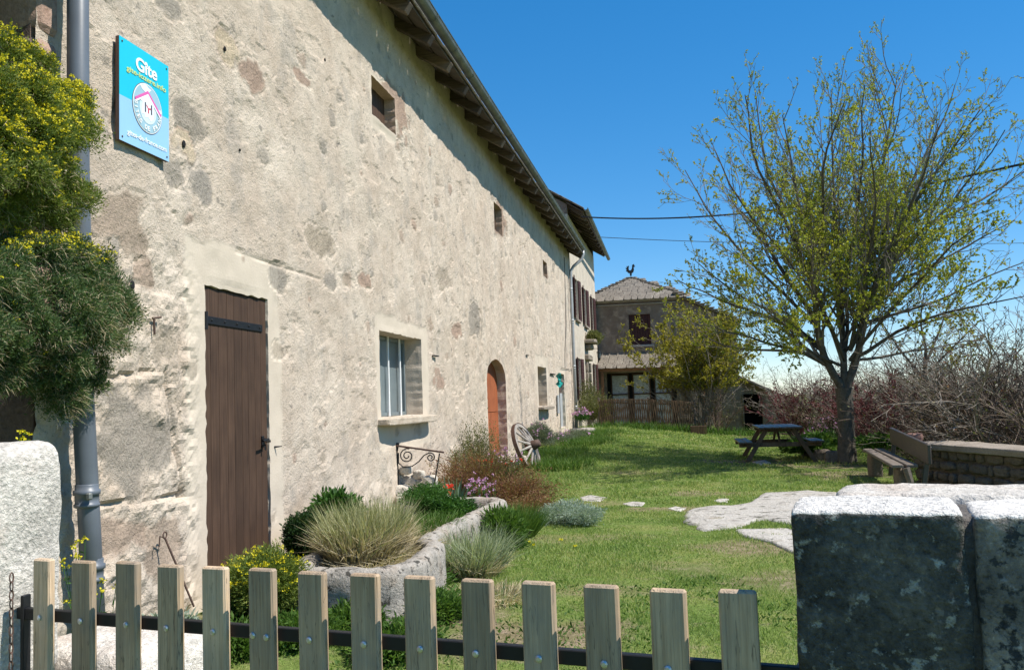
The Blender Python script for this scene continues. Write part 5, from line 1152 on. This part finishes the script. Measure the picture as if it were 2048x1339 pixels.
# a slim tree in the thicket
B = Tree(44); p0 = WY(1850, 876, 20.0); B.put(np.array([p0-[0, 0, .6], WY(1852, 820, 20), WY(1848, 770, 20), WY(1852, 700, 20)]), [.075, .065, .05, .035], 0, 8)
for pts in ([(1850, 760), (1800, 700), (1760, 640)], [(1850, 750), (1910, 690), (1960, 640)], [(1852, 700), (1840, 640), (1850, 570)], [(1850, 730), (1880, 660), (1900, 600)], [(1849, 790), (1890, 750), (1930, 730)]):
    P = np.array([WY(a, b_, 20+i_*.3) for i_, (a, b_) in enumerate(pts)]); P = np.stack([np.interp(np.linspace(0, 2, 6), [0, 1, 2], P[:, c_]) for c_ in range(3)], 1); D = np.gradient(P, axis=0); D /= np.linalg.norm(D, axis=1)[:, None]
    B.put(P, np.linspace(.03, .008, 6), 0, 6); B.kids(P, D, 1.6, .03, 0, 2, .3, .3, (.12, .12, .1), (.5, .45, .4), (40, 45, 45), (6, 3, 3, 3), 5, .12, .3)
st2 = thing('slim_tree', tuple(p0-[0, 0, .5]), 'slender young tree with bright yellow leaf tufts, behind the low wall', 'tree')
B.b[0].build('trunk', M_BARK, st2, smooth=True); merge(B, [1, 2]).build('branches', M_TWIG, st2); P, D = np.concatenate(B.lp), np.concatenate(B.ld); k = MB(); sz = RNG.uniform(.05, .085, len(P)); k.add(*leaves(P, D, sz, sz*.7)); k.build('leaves', L_YELLOW, st2)
# maroon shrubs
for (px, py, Yd, hh, lab) in [(1592, 862, 25.5, 1.9, 'dark maroon-leaved shrub right of the shed doorway'), (1750, 868, 21.5, 1.9, 'dark maroon-leaved shrub just right of the big tree trunk')]:
    x = WY(px, py, Yd)[0]; z_ = gz1(x, Yd); B = bush(int(px), 13, hh, .8, 2, 7, .4, .35, (.14, .1)); e = thing('maroon_shrub', (x, Yd, z_), lab, 'shrub', rz=0.)
    m1 = merge(B, [0, 1, 2]).mesh('stems'); m1.materials.append(M_TWIGRED); link('stems', m1, e); P, D = np.concatenate(B.lp), np.concatenate(B.ld); k = MB(); k.add(*leaves(P, D, .04, .03)); m2 = k.mesh('leaves'); m2.materials.append(L_MAROON); link('leaves', m2, e)
# yellow-green bush in front of the slate-roofed house
x = WY(1415, 862, 31.5)[0]; z_ = gz1(x, 31.5); B = bush(7, 30, 4.4, .85, 3, 7, .35, .26, (.26, .19, .14), (.4, .45, .45), .024, 1.6)
e = thing('yellow_bush', (x, 31.5, z_), 'big many-stemmed bush with yellow-green leaves on top, in front of the slate-roofed house', 'bush')
m1 = merge(B, [0, 1, 2, 3]).mesh('stems'); m1.materials.append(M_TWIG); link('stems', m1, e); P, D = np.concatenate(B.lp), np.concatenate(B.ld)
sz = RNG.uniform(.05, .10, len(P)); k = MB(); k.add(*leaves(P, D, sz, sz*.7)); k.add(*leaves(P+RNG.normal(0, .05, P.shape), D+RNG.normal(0, 1, D.shape), sz, sz*.7)); m2 = k.mesh('leaves'); m2.materials.append(L_YELLOW); link('leaves', m2, e)
x = WY(1440, 870, 30.2)[0]
B = bush(17, 16, 1.9, 1.2, 3, 1, .2, .4, (.2, .16, .12)); e = thing('grey_shrub', (x, 30.2, gz1(x, 30.2)), 'low tangled grey shrub at the foot of the yellow bush, left of the shed', 'shrub'); m1 = merge(B, [0, 1, 2, 3]).mesh('stems'); m1.materials.append(M_TWIG2); link('stems', m1, e)
P, D = np.concatenate(B.lp), np.concatenate(B.ld); k = MB(); k.add(*leaves(P, D, .05, .035)); m2 = k.mesh('leaves'); m2.materials.append(L_OLIVE); link('leaves', m2, e)

def cushion(name, label, cat, c, R, n, ll, mat, seed, per=7, lw=.35, lump=.35, hemi=None, stem=None, stem_n=0, flowers=0, fmat=None, fs=.012, fdir=None, group=None, lumps=2.2, base=None, ftop=.2, inner=.35, tuft=0, fz=None, fn=7):
    """mound: shoots run from the heart to a lumpy ellipsoid, leaves along their outer half"""
    r_ = np.random.default_rng(seed); c = np.asarray(c, float); R = np.asarray(R, float)
    d = r_.normal(size=(n, 3)); d /= np.linalg.norm(d, axis=1)[:, None]
    if hemi is not None: hm = np.asarray(hemi, float); dn = d@hm; d = np.where((dn < -.15)[:, None], d-2*dn[:, None]*hm, d)
    lu = 1+1.5*lump*fbm(d*lumps+seed, 3, seed)+.12*vn(d*7+seed, 2)+r_.normal(0, .09, n); tip = c+d*R*lu[:, None]
    t_ = 1-(1-inner)*r_.uniform(0, 1, (n, per))**1.6
    P = (c+(tip-c)[:, None]*t_[..., None]).reshape(-1, 3)+r_.normal(0, ll*.35, (n*per, 3)); D = np.repeat(d*R/R.max(), per, 0)+r_.normal(0, .45, (n*per, 3))+[0, 0, .25]
    L = ll*r_.uniform(.6, 1.3, n*per); e = thing(name, tuple(base if base is not None else (c[0], c[1], c[2]-R[2]*.6)), label, cat, group)
    k = MB(); k.add(*leaves(P, D, L, L*lw)); k.build('leaves', mat, e)
    if stem:
        m_ = r_.choice(n, stem_n); sp = c+(tip[m_]-c)*.3; k = MB(); dd = (tip[m_]-sp)+r_.normal(0, .05, (stem_n, 3)); k.add(*blades(sp, dd, np.linalg.norm(dd, axis=1)*1.05, .0035*max(1, R.max()/.4), .3)); k.build('stems', stem, e)
    if flowers:
        fd = np.asarray(fdir if fdir is not None else (0, 0, 1), float); w = np.nonzero((d@fd > ftop) & ((tip[:, 2] > fz) if fz else True))[0]; w = r_.choice(w, flowers); fc_ = tip[w]+d[w]*fs*1.5+r_.normal(0, R.min()*.05, (flowers, 3))
        q = np.repeat(fc_, fn, 0)+r_.normal(0, fs*.8, (flowers*fn, 3))*[1, 1, .5]; k = MB(); k.add(*leaves(q, r_.normal(0, 1, (len(q), 3))+[0, 0, .8], fs*r_.uniform(.6, 1.1, len(q)), fs*.9)); k.build('flowers', fmat, e)
    return e
def tuft(name, label, cat, c, spread, h, n, mat, seed, w=.006, lean=.5, bend=.5, mat2=None, n2=0, h2=None, ell=(1, 1), base=None):
    r_ = np.random.default_rng(seed); e = thing(name, tuple(c), label, cat)
    def bl(n, h, lean, bend, w, sp):
        a = r_.uniform(0, 6.283, n); rr = sp*np.sqrt(r_.uniform(0, 1, n)); P = np.stack([c[0]+rr*np.cos(a)*ell[0], c[1]+rr*np.sin(a)*ell[1], np.full(n, c[2])], 1)
        D = np.stack([np.cos(a)*rr/spread*lean, np.sin(a)*rr/spread*lean, np.ones(n)], 1)+r_.normal(0, .16, (n, 3)); return blades(P, D, h*r_.uniform(.55, 1.1, n), w, bend, r_)
    k = MB(); k.add(*bl(n, h, lean, bend, w, spread)); k.build('blades', mat, e)
    if mat2: k = MB(); k.add(*bl(n2, h2 or h*.6, lean*1.4, bend*1.5, w, spread*1.05)); k.build('dry_blades', mat2, e)
    return e
def inpoly(x, y, Q):
    c = np.zeros(len(x), bool); j = len(Q)-1
    for i_ in range(len(Q)):
        a, b_ = Q[i_], Q[j]; c ^= ((a[1] > y) != (b_[1] > y)) & (x < (b_[0]-a[0])*(y-a[1])/(b_[1]-a[1]+1e-12)+a[0]); j = i_
    return c
# -- cushions growing on the wall beside the drainpipe
O = (1, -.2, .15)
def mass(name, label, outline, nl, mat, seed, straw, fl, fzone, ll=.018, fs=.012, X0=.28, X1=.58, r0=(12, 50)):
    """hanging cushion: many small overlapping tufts spread inside a measured outline, bulging away from the wall"""
    r_ = np.random.default_rng(seed); Q = np.array(outline, float); lo, hi = Q.min(0), Q.max(0); C_ = []
    while len(C_) < nl:
        p = r_.uniform(lo, hi, (1, 2))
        if inpoly(p[:, 0], p[:, 1], Q)[0]: C_.append(p[0])
    e = None; Ls, Ss, Fs = MB(), MB(), MB()
    for (px, py) in C_:
        dd = np.min(np.hypot(Q[:, 0]-px, Q[:, 1]-py)); X = X0+(X1-X0)*min(1, dd/70)*r_.uniform(.6, 1.1); c = WX(px, py, X); Z = (c-CAM)@FW; rr = r_.uniform(*r0)/F_PX*Z
        R = np.array([rr*.9, rr*1.25, rr*r_.uniform(.7, 1.1)]); n = int(420*(rr/.09)**1.6)+60
        d = r_.normal(size=(n, 3))+[.35, -.1, .25]; d /= np.linalg.norm(d, axis=1)[:, None]; tip = c+d*R*(1+.35*vn(d*2.5+px, 3)+r_.normal(0, .13, n))[:, None]
        per = 5; t_ = 1-.6*r_.uniform(0, 1, (n, per))**1.4; P = (c+(tip-c)[:, None]*t_[..., None]).reshape(-1, 3)+r_.normal(0, ll*.4, (n*per, 3))
        D = np.repeat(d, per, 0)*.8+r_.normal(0, .55, (n*per, 3))+[.1, 0, .5]; L = ll*r_.uniform(.5, 1.3, n*per); Ls.add(*leaves(P, D, L, L*.33))
        k_ = straw(px, py); m_ = int(n*.22*k_)
        if m_: w = r_.choice(n, m_); sp = tip[w]-d[w]*R*.25; g_ = d[w]*.5+r_.normal(0, .5, (m_, 3))+[0, .2, -.25]; Ss.add(*blades(sp, g_, rr*r_.uniform(.25, .8, m_), .0026, .7))
        f_ = int(fl*n*fzone(px, py))
        if f_:
            w = np.nonzero(d[:, 2] > -.3)[0]; pr_ = np.clip(.3+d[w, 2], .05, 1)**1.5; w = r_.choice(w, f_, p=pr_/pr_.sum()); fc_ = tip[w]+d[w]*.010; q = np.repeat(fc_, 6, 0)+r_.normal(0, fs*.55, (f_*6, 3))*[1, 1, .5]
            Fs.add(*leaves(q, r_.normal(0, 1, (len(q), 3))+[0, 0, .8], fs*r_.uniform(.6, 1.1, len(q)), fs*.85))
    c = WX(*Q.mean(0), .2); e = thing(name, tuple(c), label, 'plant'); Ls.build('leaves', mat, e); Ss.build('dry_stems', L_STRAW, e)
    if Fs.v: Fs.build('flowers', L_YFLOW, e)
    for q_ in range(5):
        a = WX(*(Q.mean(0)+r_.normal(0, 25, 2)), .0); k = MB(); k.add(*tube([a, a+[.12, .02*q_, -.03], a+[.25, .05*(q_-2), .03]], [.018, .012, .006], 6)); k.build('woody_stem', M_TWIG, e)
    return e
mass('flowering_cushion', 'yellow-flowered cushion plant hanging on the wall at the top left, over the drainpipe',
     [(-60, 90), (0, 92), (40, 100), (75, 118), (110, 140), (155, 190), (182, 240), (180, 290), (186, 330), (178, 375), (168, 420), (158, 455), (100, 450), (50, 435), (10, 440), (-60, 440)], 88, L_CUSHY, 5, lambda x, y: .9 if y > 330 else .25, .17, lambda x, y: np.clip((430-y)/170, .05, 1)*(1 if x < 130 or y < 260 else .5))
mass('green_cushion', 'big green cushion plant with few yellow flowers, hanging on the wall below the yellow-flowered one',
     [(-60, 490), (0, 485), (60, 470), (110, 466), (165, 470), (190, 515), (215, 560), (245, 600), (252, 645), (235, 690), (215, 725), (190, 770), (150, 800), (100, 805), (60, 780), (0, 770), (-60, 760)], 92, L_CUSH, 6, lambda x, y: 1.6, .10, lambda x, y: .9 if y < 540 else (.06 if x < 60 else 0))
# small yellow flowers near the pillar
def sprig(px, py, X, h, nf, label, seed, s=.05):
    c = WX(px, py, X); r_ = np.random.default_rng(seed); e = thing('yellow_sprig', tuple(c-[0, 0, h]), label, 'plant'); k = MB(); f = MB()
    for q_ in range(nf):
        tp = c+r_.normal(0, s, 3)*[1, 1, .7]; b_ = c-[0, 0, h]+r_.normal(0, .01, 3); k.add(*tube([b_, (b_+tp)/2+r_.normal(0, .008, 3), tp], .0018, 3)); n = 10; t_ = r_.uniform(0, 1, (n, 1)); k.add(*leaves(b_+(tp-b_)*t_, r_.normal(0, 1, (n, 3)), .03, .008))
        f.add(*leaves(tp+r_.normal(0, .009, (14, 3))*[1, 1, .5], r_.normal(0, 1, (14, 3))+[0, 0, .6], .013, .011))
    k.build('stems', L_GREEN, e); f.build('flowers', L_YFLOW, e); return e
sprig(45, 872, .9, .12, 4, 'tiny yellow flower sprig showing above the pale granite pillar', 1, .03)
sprig(160, 1105, .75, .5, 7, 'yellow flower sprig beside the lower end of the grey drainpipe', 2, .05)
sprig(200, 1175, .8, .35, 8, 'low yellow flower sprig between the pillar and the farmhouse wall', 3, .05)
# yellow clump behind the gate
c = G(535, 1235, 0); c = np.array([.62, 5.95, .0])
def at(px, py, Y): return WY(px, py, Y)
cc = at(535, 1165, 5.75)
cushion('yellow_clump', 'yellow-flowered clump growing in front of the brown plank door', 'plant', cc, (.26, .26, .20), 4200, .03, L_CUSHY, 9, 8, .22, .25, flowers=150, fmat=L_YFLOW, fs=.014, base=(cc[0], cc[1], 0), ftop=.0, fn=9)
cc = at(500, 1235, 5.75); cushion('leafy_mound', 'green leafy mound under the yellow-flowered clump by the door', 'plant', cc, (.30, .25, .16), 2600, .035, L_GREEN, 10, 6, .3, .25, base=(cc[0], cc[1], 0))
cc = at(612, 1078, 7.35); cushion('box_bush', 'small dark rounded box bush against the wall right of the brown door', 'bush', cc, (.17, .17, .22), 2600, .024, L_DARKG, 11, 7, .55, .15, base=(cc[0], cc[1], 0))
cc = at(668, 1035, 7.9); cushion('leafy_plant', 'bright green leafy plant between the box bush and the tall pale grass', 'plant', cc, (.20, .22, .20), 1100, .06, L_GREEN, 12, 6, .4, .35, base=(cc[0], cc[1], .1))
# plants in the trough
tuft('straw_litter', 'flattened dead straw covering the soil around the tall grass in the trough', 'grass', (1.2, 6.9, .30), .42, .20, 2600, L_STRAW, 113, .006, 2.2, .9, L_GREEN, 500, .14, (.8, 2.0))
tuft('trough_sprouts', 'thin green sprouts in the middle of the trough between tall grass and ground cover', 'grass', (1.2, 8.1, .30), .3, .22, 900, L_LUSH, 114, .008, .8, .5, L_STRAW, 400, .15, (.9, 1.8))
tuft('tall_grass', 'big tuft of tall pale variegated grass filling the near half of the stone trough', 'grass', (1.12, 6.75, .32), .40, .48, 2600, L_TALLG, 13, .0085, .42, .45, L_STRAW, 3600, .34, (.55, 1.15))
cc = at(890, 1022, 9.1); cushion('trough_groundcover', 'low dark green ground cover at the far end inside the stone trough', 'plant', cc, (.26, .42, .14), 3200, .03, L_GREEN, 14, 6, .5, .3, base=(cc[0], cc[1], .3))
cc = at(880, 1003, 9.3); cushion('trough_herbs', 'grey green herbs along the wall side of the stone trough', 'plant', at(850, 990, 8.9), (.2, .5, .09), 1500, .03, L_GREEN, 15, 5, .3, .3, base=(cc[0], cc[1], .3))
tuft('pale_grass', 'grey-green ornamental grass outside the trough, leaning into the lawn', 'grass', tuple(G(940, 1150, 0)), .22, .50, 1500, L_GREYG, 16, .007, .7, .5, L_STRAW, 900, .3, (1, 1))
tuft('straw_tuft', 'dead straw tuft lying at the foot of the pale grass', 'grass', tuple(G(990, 1195, 0)), .3, .16, 900, L_STRAW, 17, .006, 1.6, .8, L_GREYG, 200, .15, (1.2, 1))
cc = at(1000, 1068, 8.9); cushion('peony_clump', 'bright green leafy clump against the far outer corner of the trough', 'plant', cc, (.20, .24, .22), 1500, .07, L_LUSH, 18, 7, .2, .25, base=(cc[0], cc[1], 0))
tuft('onion_grass', 'fine bright green tuft beside the far end of the trough', 'grass', (1.75, 9.75, .0), .22, .42, 2200, L_LUSH, 19, .005, .6, .3)
for (px, py, lab, sd) in [(835, 1185, 'leafy weeds at the near outer corner of the trough', 30), (875, 1235, 'low green weeds in front of the trough corner', 31), (700, 1265, 'leafy weeds below the near end of the trough', 32), (600, 1290, 'broad green weeds low behind the gate, right of the yellow clump', 33), (480, 1310, 'green weeds at the bottom behind the fifth picket', 34), (330, 1290, 'mossy grey green weeds behind the fourth picket', 35), (790, 1310, 'green weeds at the bottom near the middle of the gate', 36)]:
    c = G(px, py, 0); cushion('weed_clump', lab, 'plant', c+[0, 0, .06], (.22, .25, .11), 1300, .045, L_LUSH if sd not in (35,) else L_SILV, sd, 5, .3, .4, base=(c[0], c[1], 0))
# russet shrub, tulips, purple flowers, iris
def shrubmass(name, label, cat, blobs, mat, seed, ll=.03, lw=.35, stemmat=None):
    r_ = np.random.default_rng(seed); Ls, Ss = MB(), MB(); b0 = None
    for (px, py, Y, R, n) in blobs:
        c = WY(px, py, Y); R = np.array(R); d = r_.normal(size=(n, 3)); d /= np.linalg.norm(d, axis=1)[:, None]; d[:, 2] = np.where(d[:, 2] < -.3, -d[:, 2], d[:, 2]); lu = 1+.7*fbm(d*2.6+px, 3, seed)+r_.normal(0, .2, n); tip = c+d*R*lu[:, None]
        t_ = 1-.6*r_.uniform(0, 1, (n, 6)); root = c*[1, 1, 0]+[0, 0, .05+gz1(c[0], c[1])]; mid = root+(tip-root)*t_.mean(1)[:, None]
        P = (root+(tip-root)[:, None]*t_[..., None]).reshape(-1, 3)+r_.normal(0, .012, (n*6, 3)); D = np.repeat(tip-root, 6, 0)+r_.normal(0, .25, (n*6, 3)); L = ll*r_.uniform(.5, 1.3, n*6); Ls.add(*leaves(P, D, L, L*lw))
        w = r_.choice(n, n//3); dd = tip[w]-root; Ss.add(*blades(root+r_.normal(0, .05, (len(w), 3))*[1, 1, 0], dd, np.linalg.norm(dd, axis=1)*1.06, .0045, .2))
        if b0 is None: b0 = root
    e = thing(name, tuple(b0), label, cat); Ls.build('leaves', mat, e); Ss.build('stems', stemmat or M_TWIGRED, e); return e
shrubmass('russet_shrub', 'wide tangle of russet twiggy shrub between the trough and the cart wheel', 'shrub', [(950, 945, 12.6, (.5, .7, .30), 1300), (1020, 985, 12.2, (.62, .7, .24), 1900), (1060, 1020, 11.3, (.40, .5, .18), 1500), (900, 975, 12.3, (.30, .5, .2), 900), (1010, 945, 13.5, (.5, .6, .26), 700)], L_RED, 40, .034)
shrubmass('twiggy_shrub', 'sparse olive green shrub with upright shoots against the wall by the arched door', 'shrub', [(985, 950, 12.9, (.5, .6, .34), 900), (955, 900, 14.6, (.35, .6, .45), 900), (915, 920, 13.8, (.25, .4, .25), 400)], L_OLIVE, 41, .035, .35, M_TWIG2)
def fl(name, label, px, py, Y, n, R, mat, seed, size=.03, petals=6, stem=True):
    r_ = np.random.default_rng(seed); c = WY(px, py, Y); f, s_ = MB(), MB(); z0 = gz1(c[0], c[1])
    for q_ in range(n):
        p = c+r_.normal(0, 1, 3)*R; f.add(*leaves(p+r_.normal(0, size*.3, (petals, 3)), r_.normal(0, 1, (petals, 3))+[0, 0, .4], size, size*.8))
        if stem: s_.add(*tube([[p[0]+r_.normal(0, .02), p[1], z0], (p+[p[0], p[1], z0])/2, p], .003, 3)); a_ = r_.uniform(0, 1, (4, 1)); s_.add(*leaves(np.array([[p[0], p[1], z0]])+a_*np.array([[0, 0, p[2]-z0]]), r_.normal(0, 1, (4, 3))+[0, 0, 1], .06, .015))
    e = thing(name, (c[0], c[1], z0), label, 'flowers'); f.build('flowers', mat, e)
    if stem: s_.build('stems', L_GREEN, e)
    return e
fl('purple_flowers', 'cluster of lilac flowers in front of the russet shrub', 962, 968, 11.6, 46, np.array([.11, .12, .08]), L_PINK, 50, .028)
fl('purple_flowers', 'few lilac flowers high in the shrub below the orange door', 1012, 915, 13.2, 22, np.array([.16, .12, .06]), L_PINK, 51, .028)
fl('red_tulips', 'red tulips beside the trough, left of the lilac flowers', 888, 980, 11.4, 12, np.array([.05, .1, .08]), L_REDF, 52, .05)
fl('red_tulips', 'scattered red tulips among the upper russet shrub', 985, 925, 13.0, 14, np.array([.2, .15, .05]), L_REDF, 53, .035)
fl('red_flower', 'single orange-red flower on the lawn edge right of the trough', 1030, 1046, 9.6, 4, np.array([.04, .03, .01]), L_REDF, 54, .045)
tuft('iris_leaves', 'stiff blue-green iris leaves behind the far end of the trough', 'plant', tuple(WY(905, 985, 11.6)*[1, 1, 0]+[0, 0, .12]), .13, .42, 40, L_IRIS, 55, .035, .4, .1)
cc = at(1128, 1035, 11.0); cushion('silver_clump', 'silvery grey-green mound of foliage on the lawn beyond the peony clump', 'plant', cc, (.36, .5, .17), 4200, .045, L_SILV, 20, 5, .2, .3, base=(cc[0], cc[1], 0))
cushion('silver_clump', 'smaller silvery mound at the near edge of the larger one', 'plant', at(1165, 1030, 10.6), (.22, .3, .09), 1200, .04, L_SILV, 21, 5, .2, .3)
for (px, py, Y, R, lab, sd, mt) in [(1120, 892, 22.5, (.45, .8, .28), 'grey-green lavender mound behind the cart wheel', 60, L_LAV), (1150, 888, 24, (.5, .9, .30), 'lavender mound nearest the far downpipe', 61, L_LAV), (1078, 880, 21, (.30, .6, .34), 'tall lavender bush against the wall under the far window', 62, L_LAV)]:
    c = at(px, py, Y); cushion('lavender_mound', lab, 'plant', c, R, 2600, .07, mt, sd, 5, .14, .3, hemi=(0, 0, 1), flowers=16, fmat=L_PINK, fs=.045, base=(c[0], c[1], gz1(c[0], c[1])))
for (px, Y, sd, lab) in [(1195, 25.2, 63, 'lush tall grass tuft in front of the small stone trough'), (1170, 22.4, 64, 'lush tall grass patch right of the lavender'), (1110, 19.6, 65, 'lush tall grass patch right of the cart wheel'), (1120, 17.6, 66, 'lush tall grass nearest the foot of the cart wheel')]:
    c = WY(px, 900, Y); c[2] = gz1(c[0], c[1])-.02; tuft('lush_grass', lab, 'grass', tuple(c), .7, .24, 2600, L_LUSH, sd, .012, .3, .5, L_GRASS, 1200, .16, ell=(1, 1.9))
c = at(1163, 832, 26.2); cushion('pink_blossom', 'mauve-pink flowering plant in the small stone trough', 'plant', c, (.22, .3, .13), 600, .05, L_GREEN, 67, 4, .3, .3, flowers=34, fmat=L_PINK, fs=.045, base=(c[0], c[1], .6))
c = at(1185, 818, 31.0); shrubmass('rose_bush', 'sparse climbing rose at the left end of the trellis fence', 'bush', [(1195, 815, 30.4, (.6, .6, .42), 900), (1178, 800, 32.5, (.4, .8, .7), 700)], L_OLIVE, 68, .06, .5, M_TWIG)
c = np.array([.35, 35.9, 3.98]); cushion('shelf_plant', 'dry potted plant sitting on the stone shelf over the front door', 'plant', c, (.3, .6, .22), 700, .09, L_OLIVE, 69, 4, .4, .3)
for (px, py, Y, lab, sd) in [(1640, 885, 20.3, 'light green leafy perennials in the bed left of the tree trunk', 70), (1615, 898, 19.8, 'low leafy perennials above the stone edging by the picnic table', 71), (1770, 890, 18.0, 'leafy plants at the foot of the bench by the tree', 72)]:
    c = at(px, py, Y); cushion('bed_plants', lab, 'plant', c, (.42, .4, .16), 700, .10, L_LUSH, sd, 4, .45, .35, hemi=(0, 0, 1))
fl('mauve_blossom', 'mauve blossom twigs behind the bed, left of the big tree trunk', 1650, 862, 21.5, 70, np.array([.22, .2, .16]), L_PINK, 73, .04, 4)
# weeds along the back edge of the lawn
n = 2600; r_ = np.random.default_rng(88); x = r_.uniform(.8, 8.5, n); y = 28.8+.22*x+r_.normal(0, .35, n); z = gz(x, y); k = MB()
D = r_.normal(0, .4, (n, 3)); D[:, 2] = 1; k.add(*blades(np.stack([x, y, z], 1), D, r_.uniform(.15, .4, n), .02, .4)); kind(tag(k.build('edge_grass', L_LUSH), 'long grass along the far edge of the lawn under the trellis fence', 'grass'), 'stuff')

# ---- lawn blades
rg = np.random.default_rng(99); k = MB()
for (ya, yb, n, h, w, xa, xb) in [(2.6, 8, 135000, .034, .0042, .2, 7), (8, 12, 95000, .036, .0062, .3, 8), (12, 18, 85000, .040, .010, .4, 10), (18, 24, 60000, .045, .016, .3, 10), (24, 33, 42000, .055, .026, .3, 10)]:
    x = rg.uniform(xa, xb, n); y = rg.uniform(ya, yb, n); z = gz(x, y); P = np.stack([x, y, z-.004], 1); px, pyy, _ = proj(P)
    ok = (px > -200) & (px < 2250) & (pyy < 1500); ok &= rg.uniform(0, 1, n) > soil(x, y)*1.05
    ok &= ~inpoly(x, y, out) & (x < 8.6)
    for Q in ROCKS: ok &= ~inpoly(x, y, Q.mean(0)+(Q-Q.mean(0))*.93) | (vn(np.stack([x*5, y*5, x*0], 1), 4) > .62)
    ok &= rg.uniform(0, 1, n) > .75*sst(x, .9, .3)*(y > 12)*0
    P = P[ok]; m_ = len(P); hv = h*(1+1.3*np.clip(fbm(P*[1.9, 1.9, 0], 3, 77), -.5, 1))*rg.uniform(.5, 1.3, m_)*(1+.9*(P[:, 0] < 2.0)*(P[:, 1] > 13)); D = rg.normal(0, .45, (m_, 3)); D[:, 2] = 1
    k.add(*blades(P, D, hv, w, .5, rg))
kind(tag(k.build('lawn_grass', L_GRASS), 'short spring lawn grass, green with yellowish patches', 'grass'), 'stuff')
# small leafy weeds scattered by the gate and dandelions
x = rg.uniform(.4, 4.5, 9000); y = rg.uniform(3.2, 7.5, 9000); cl = fbm(np.stack([x*1.6, y*1.6, x*0], 1), 3, 55); ok = (cl > .12) & ~inpoly(x, y, out); x, y = x[ok], y[ok]; k = MB(); n = len(x); D = rg.normal(0, .8, (n, 3)); D[:, 2] = .7
k.add(*leaves(np.stack([x, y, gz(x, y)+.01], 1), D, rg.uniform(.02, .05, n), .014)); kind(tag(k.build('clover', L_LUSH), 'clover and small leafy weeds spread in the near lawn', 'weeds'), 'stuff')
for q_, (px, py) in enumerate([(1060, 1083), (1068, 1088), (1122, 1078), (1150, 1090), (1243, 868), (1052, 1080)]):
    c = G(px, py, .04); k = MB(); r2 = np.random.default_rng(q_+500); k.add(*leaves(c+r2.normal(0, .006, (16, 3))*[1, 1, .3], r2.normal(0, 1, (16, 3))+[0, 0, .5], .022, .014)); d_ = tag(k.build('dandelion', L_YFLOW, base=tuple(c-[0, 0, .04])), ['left one of the close pair of dandelions by the silver mound', 'right one of the close pair of dandelions by the silver mound', 'dandelion alone in the lawn, second from the right', 'dandelion farthest right in the near lawn', 'yellow dandelion at the far end of the lawn near the trellis fence', 'dandelion nearest the peony clump beside the trough'][q_], 'flower', 'dandelions in the lawn')
    s_ = MB(); s_.add(*tube([c-[0, 0, .045], c], .002, 3)); s_.build('stem', L_GREEN, d_)
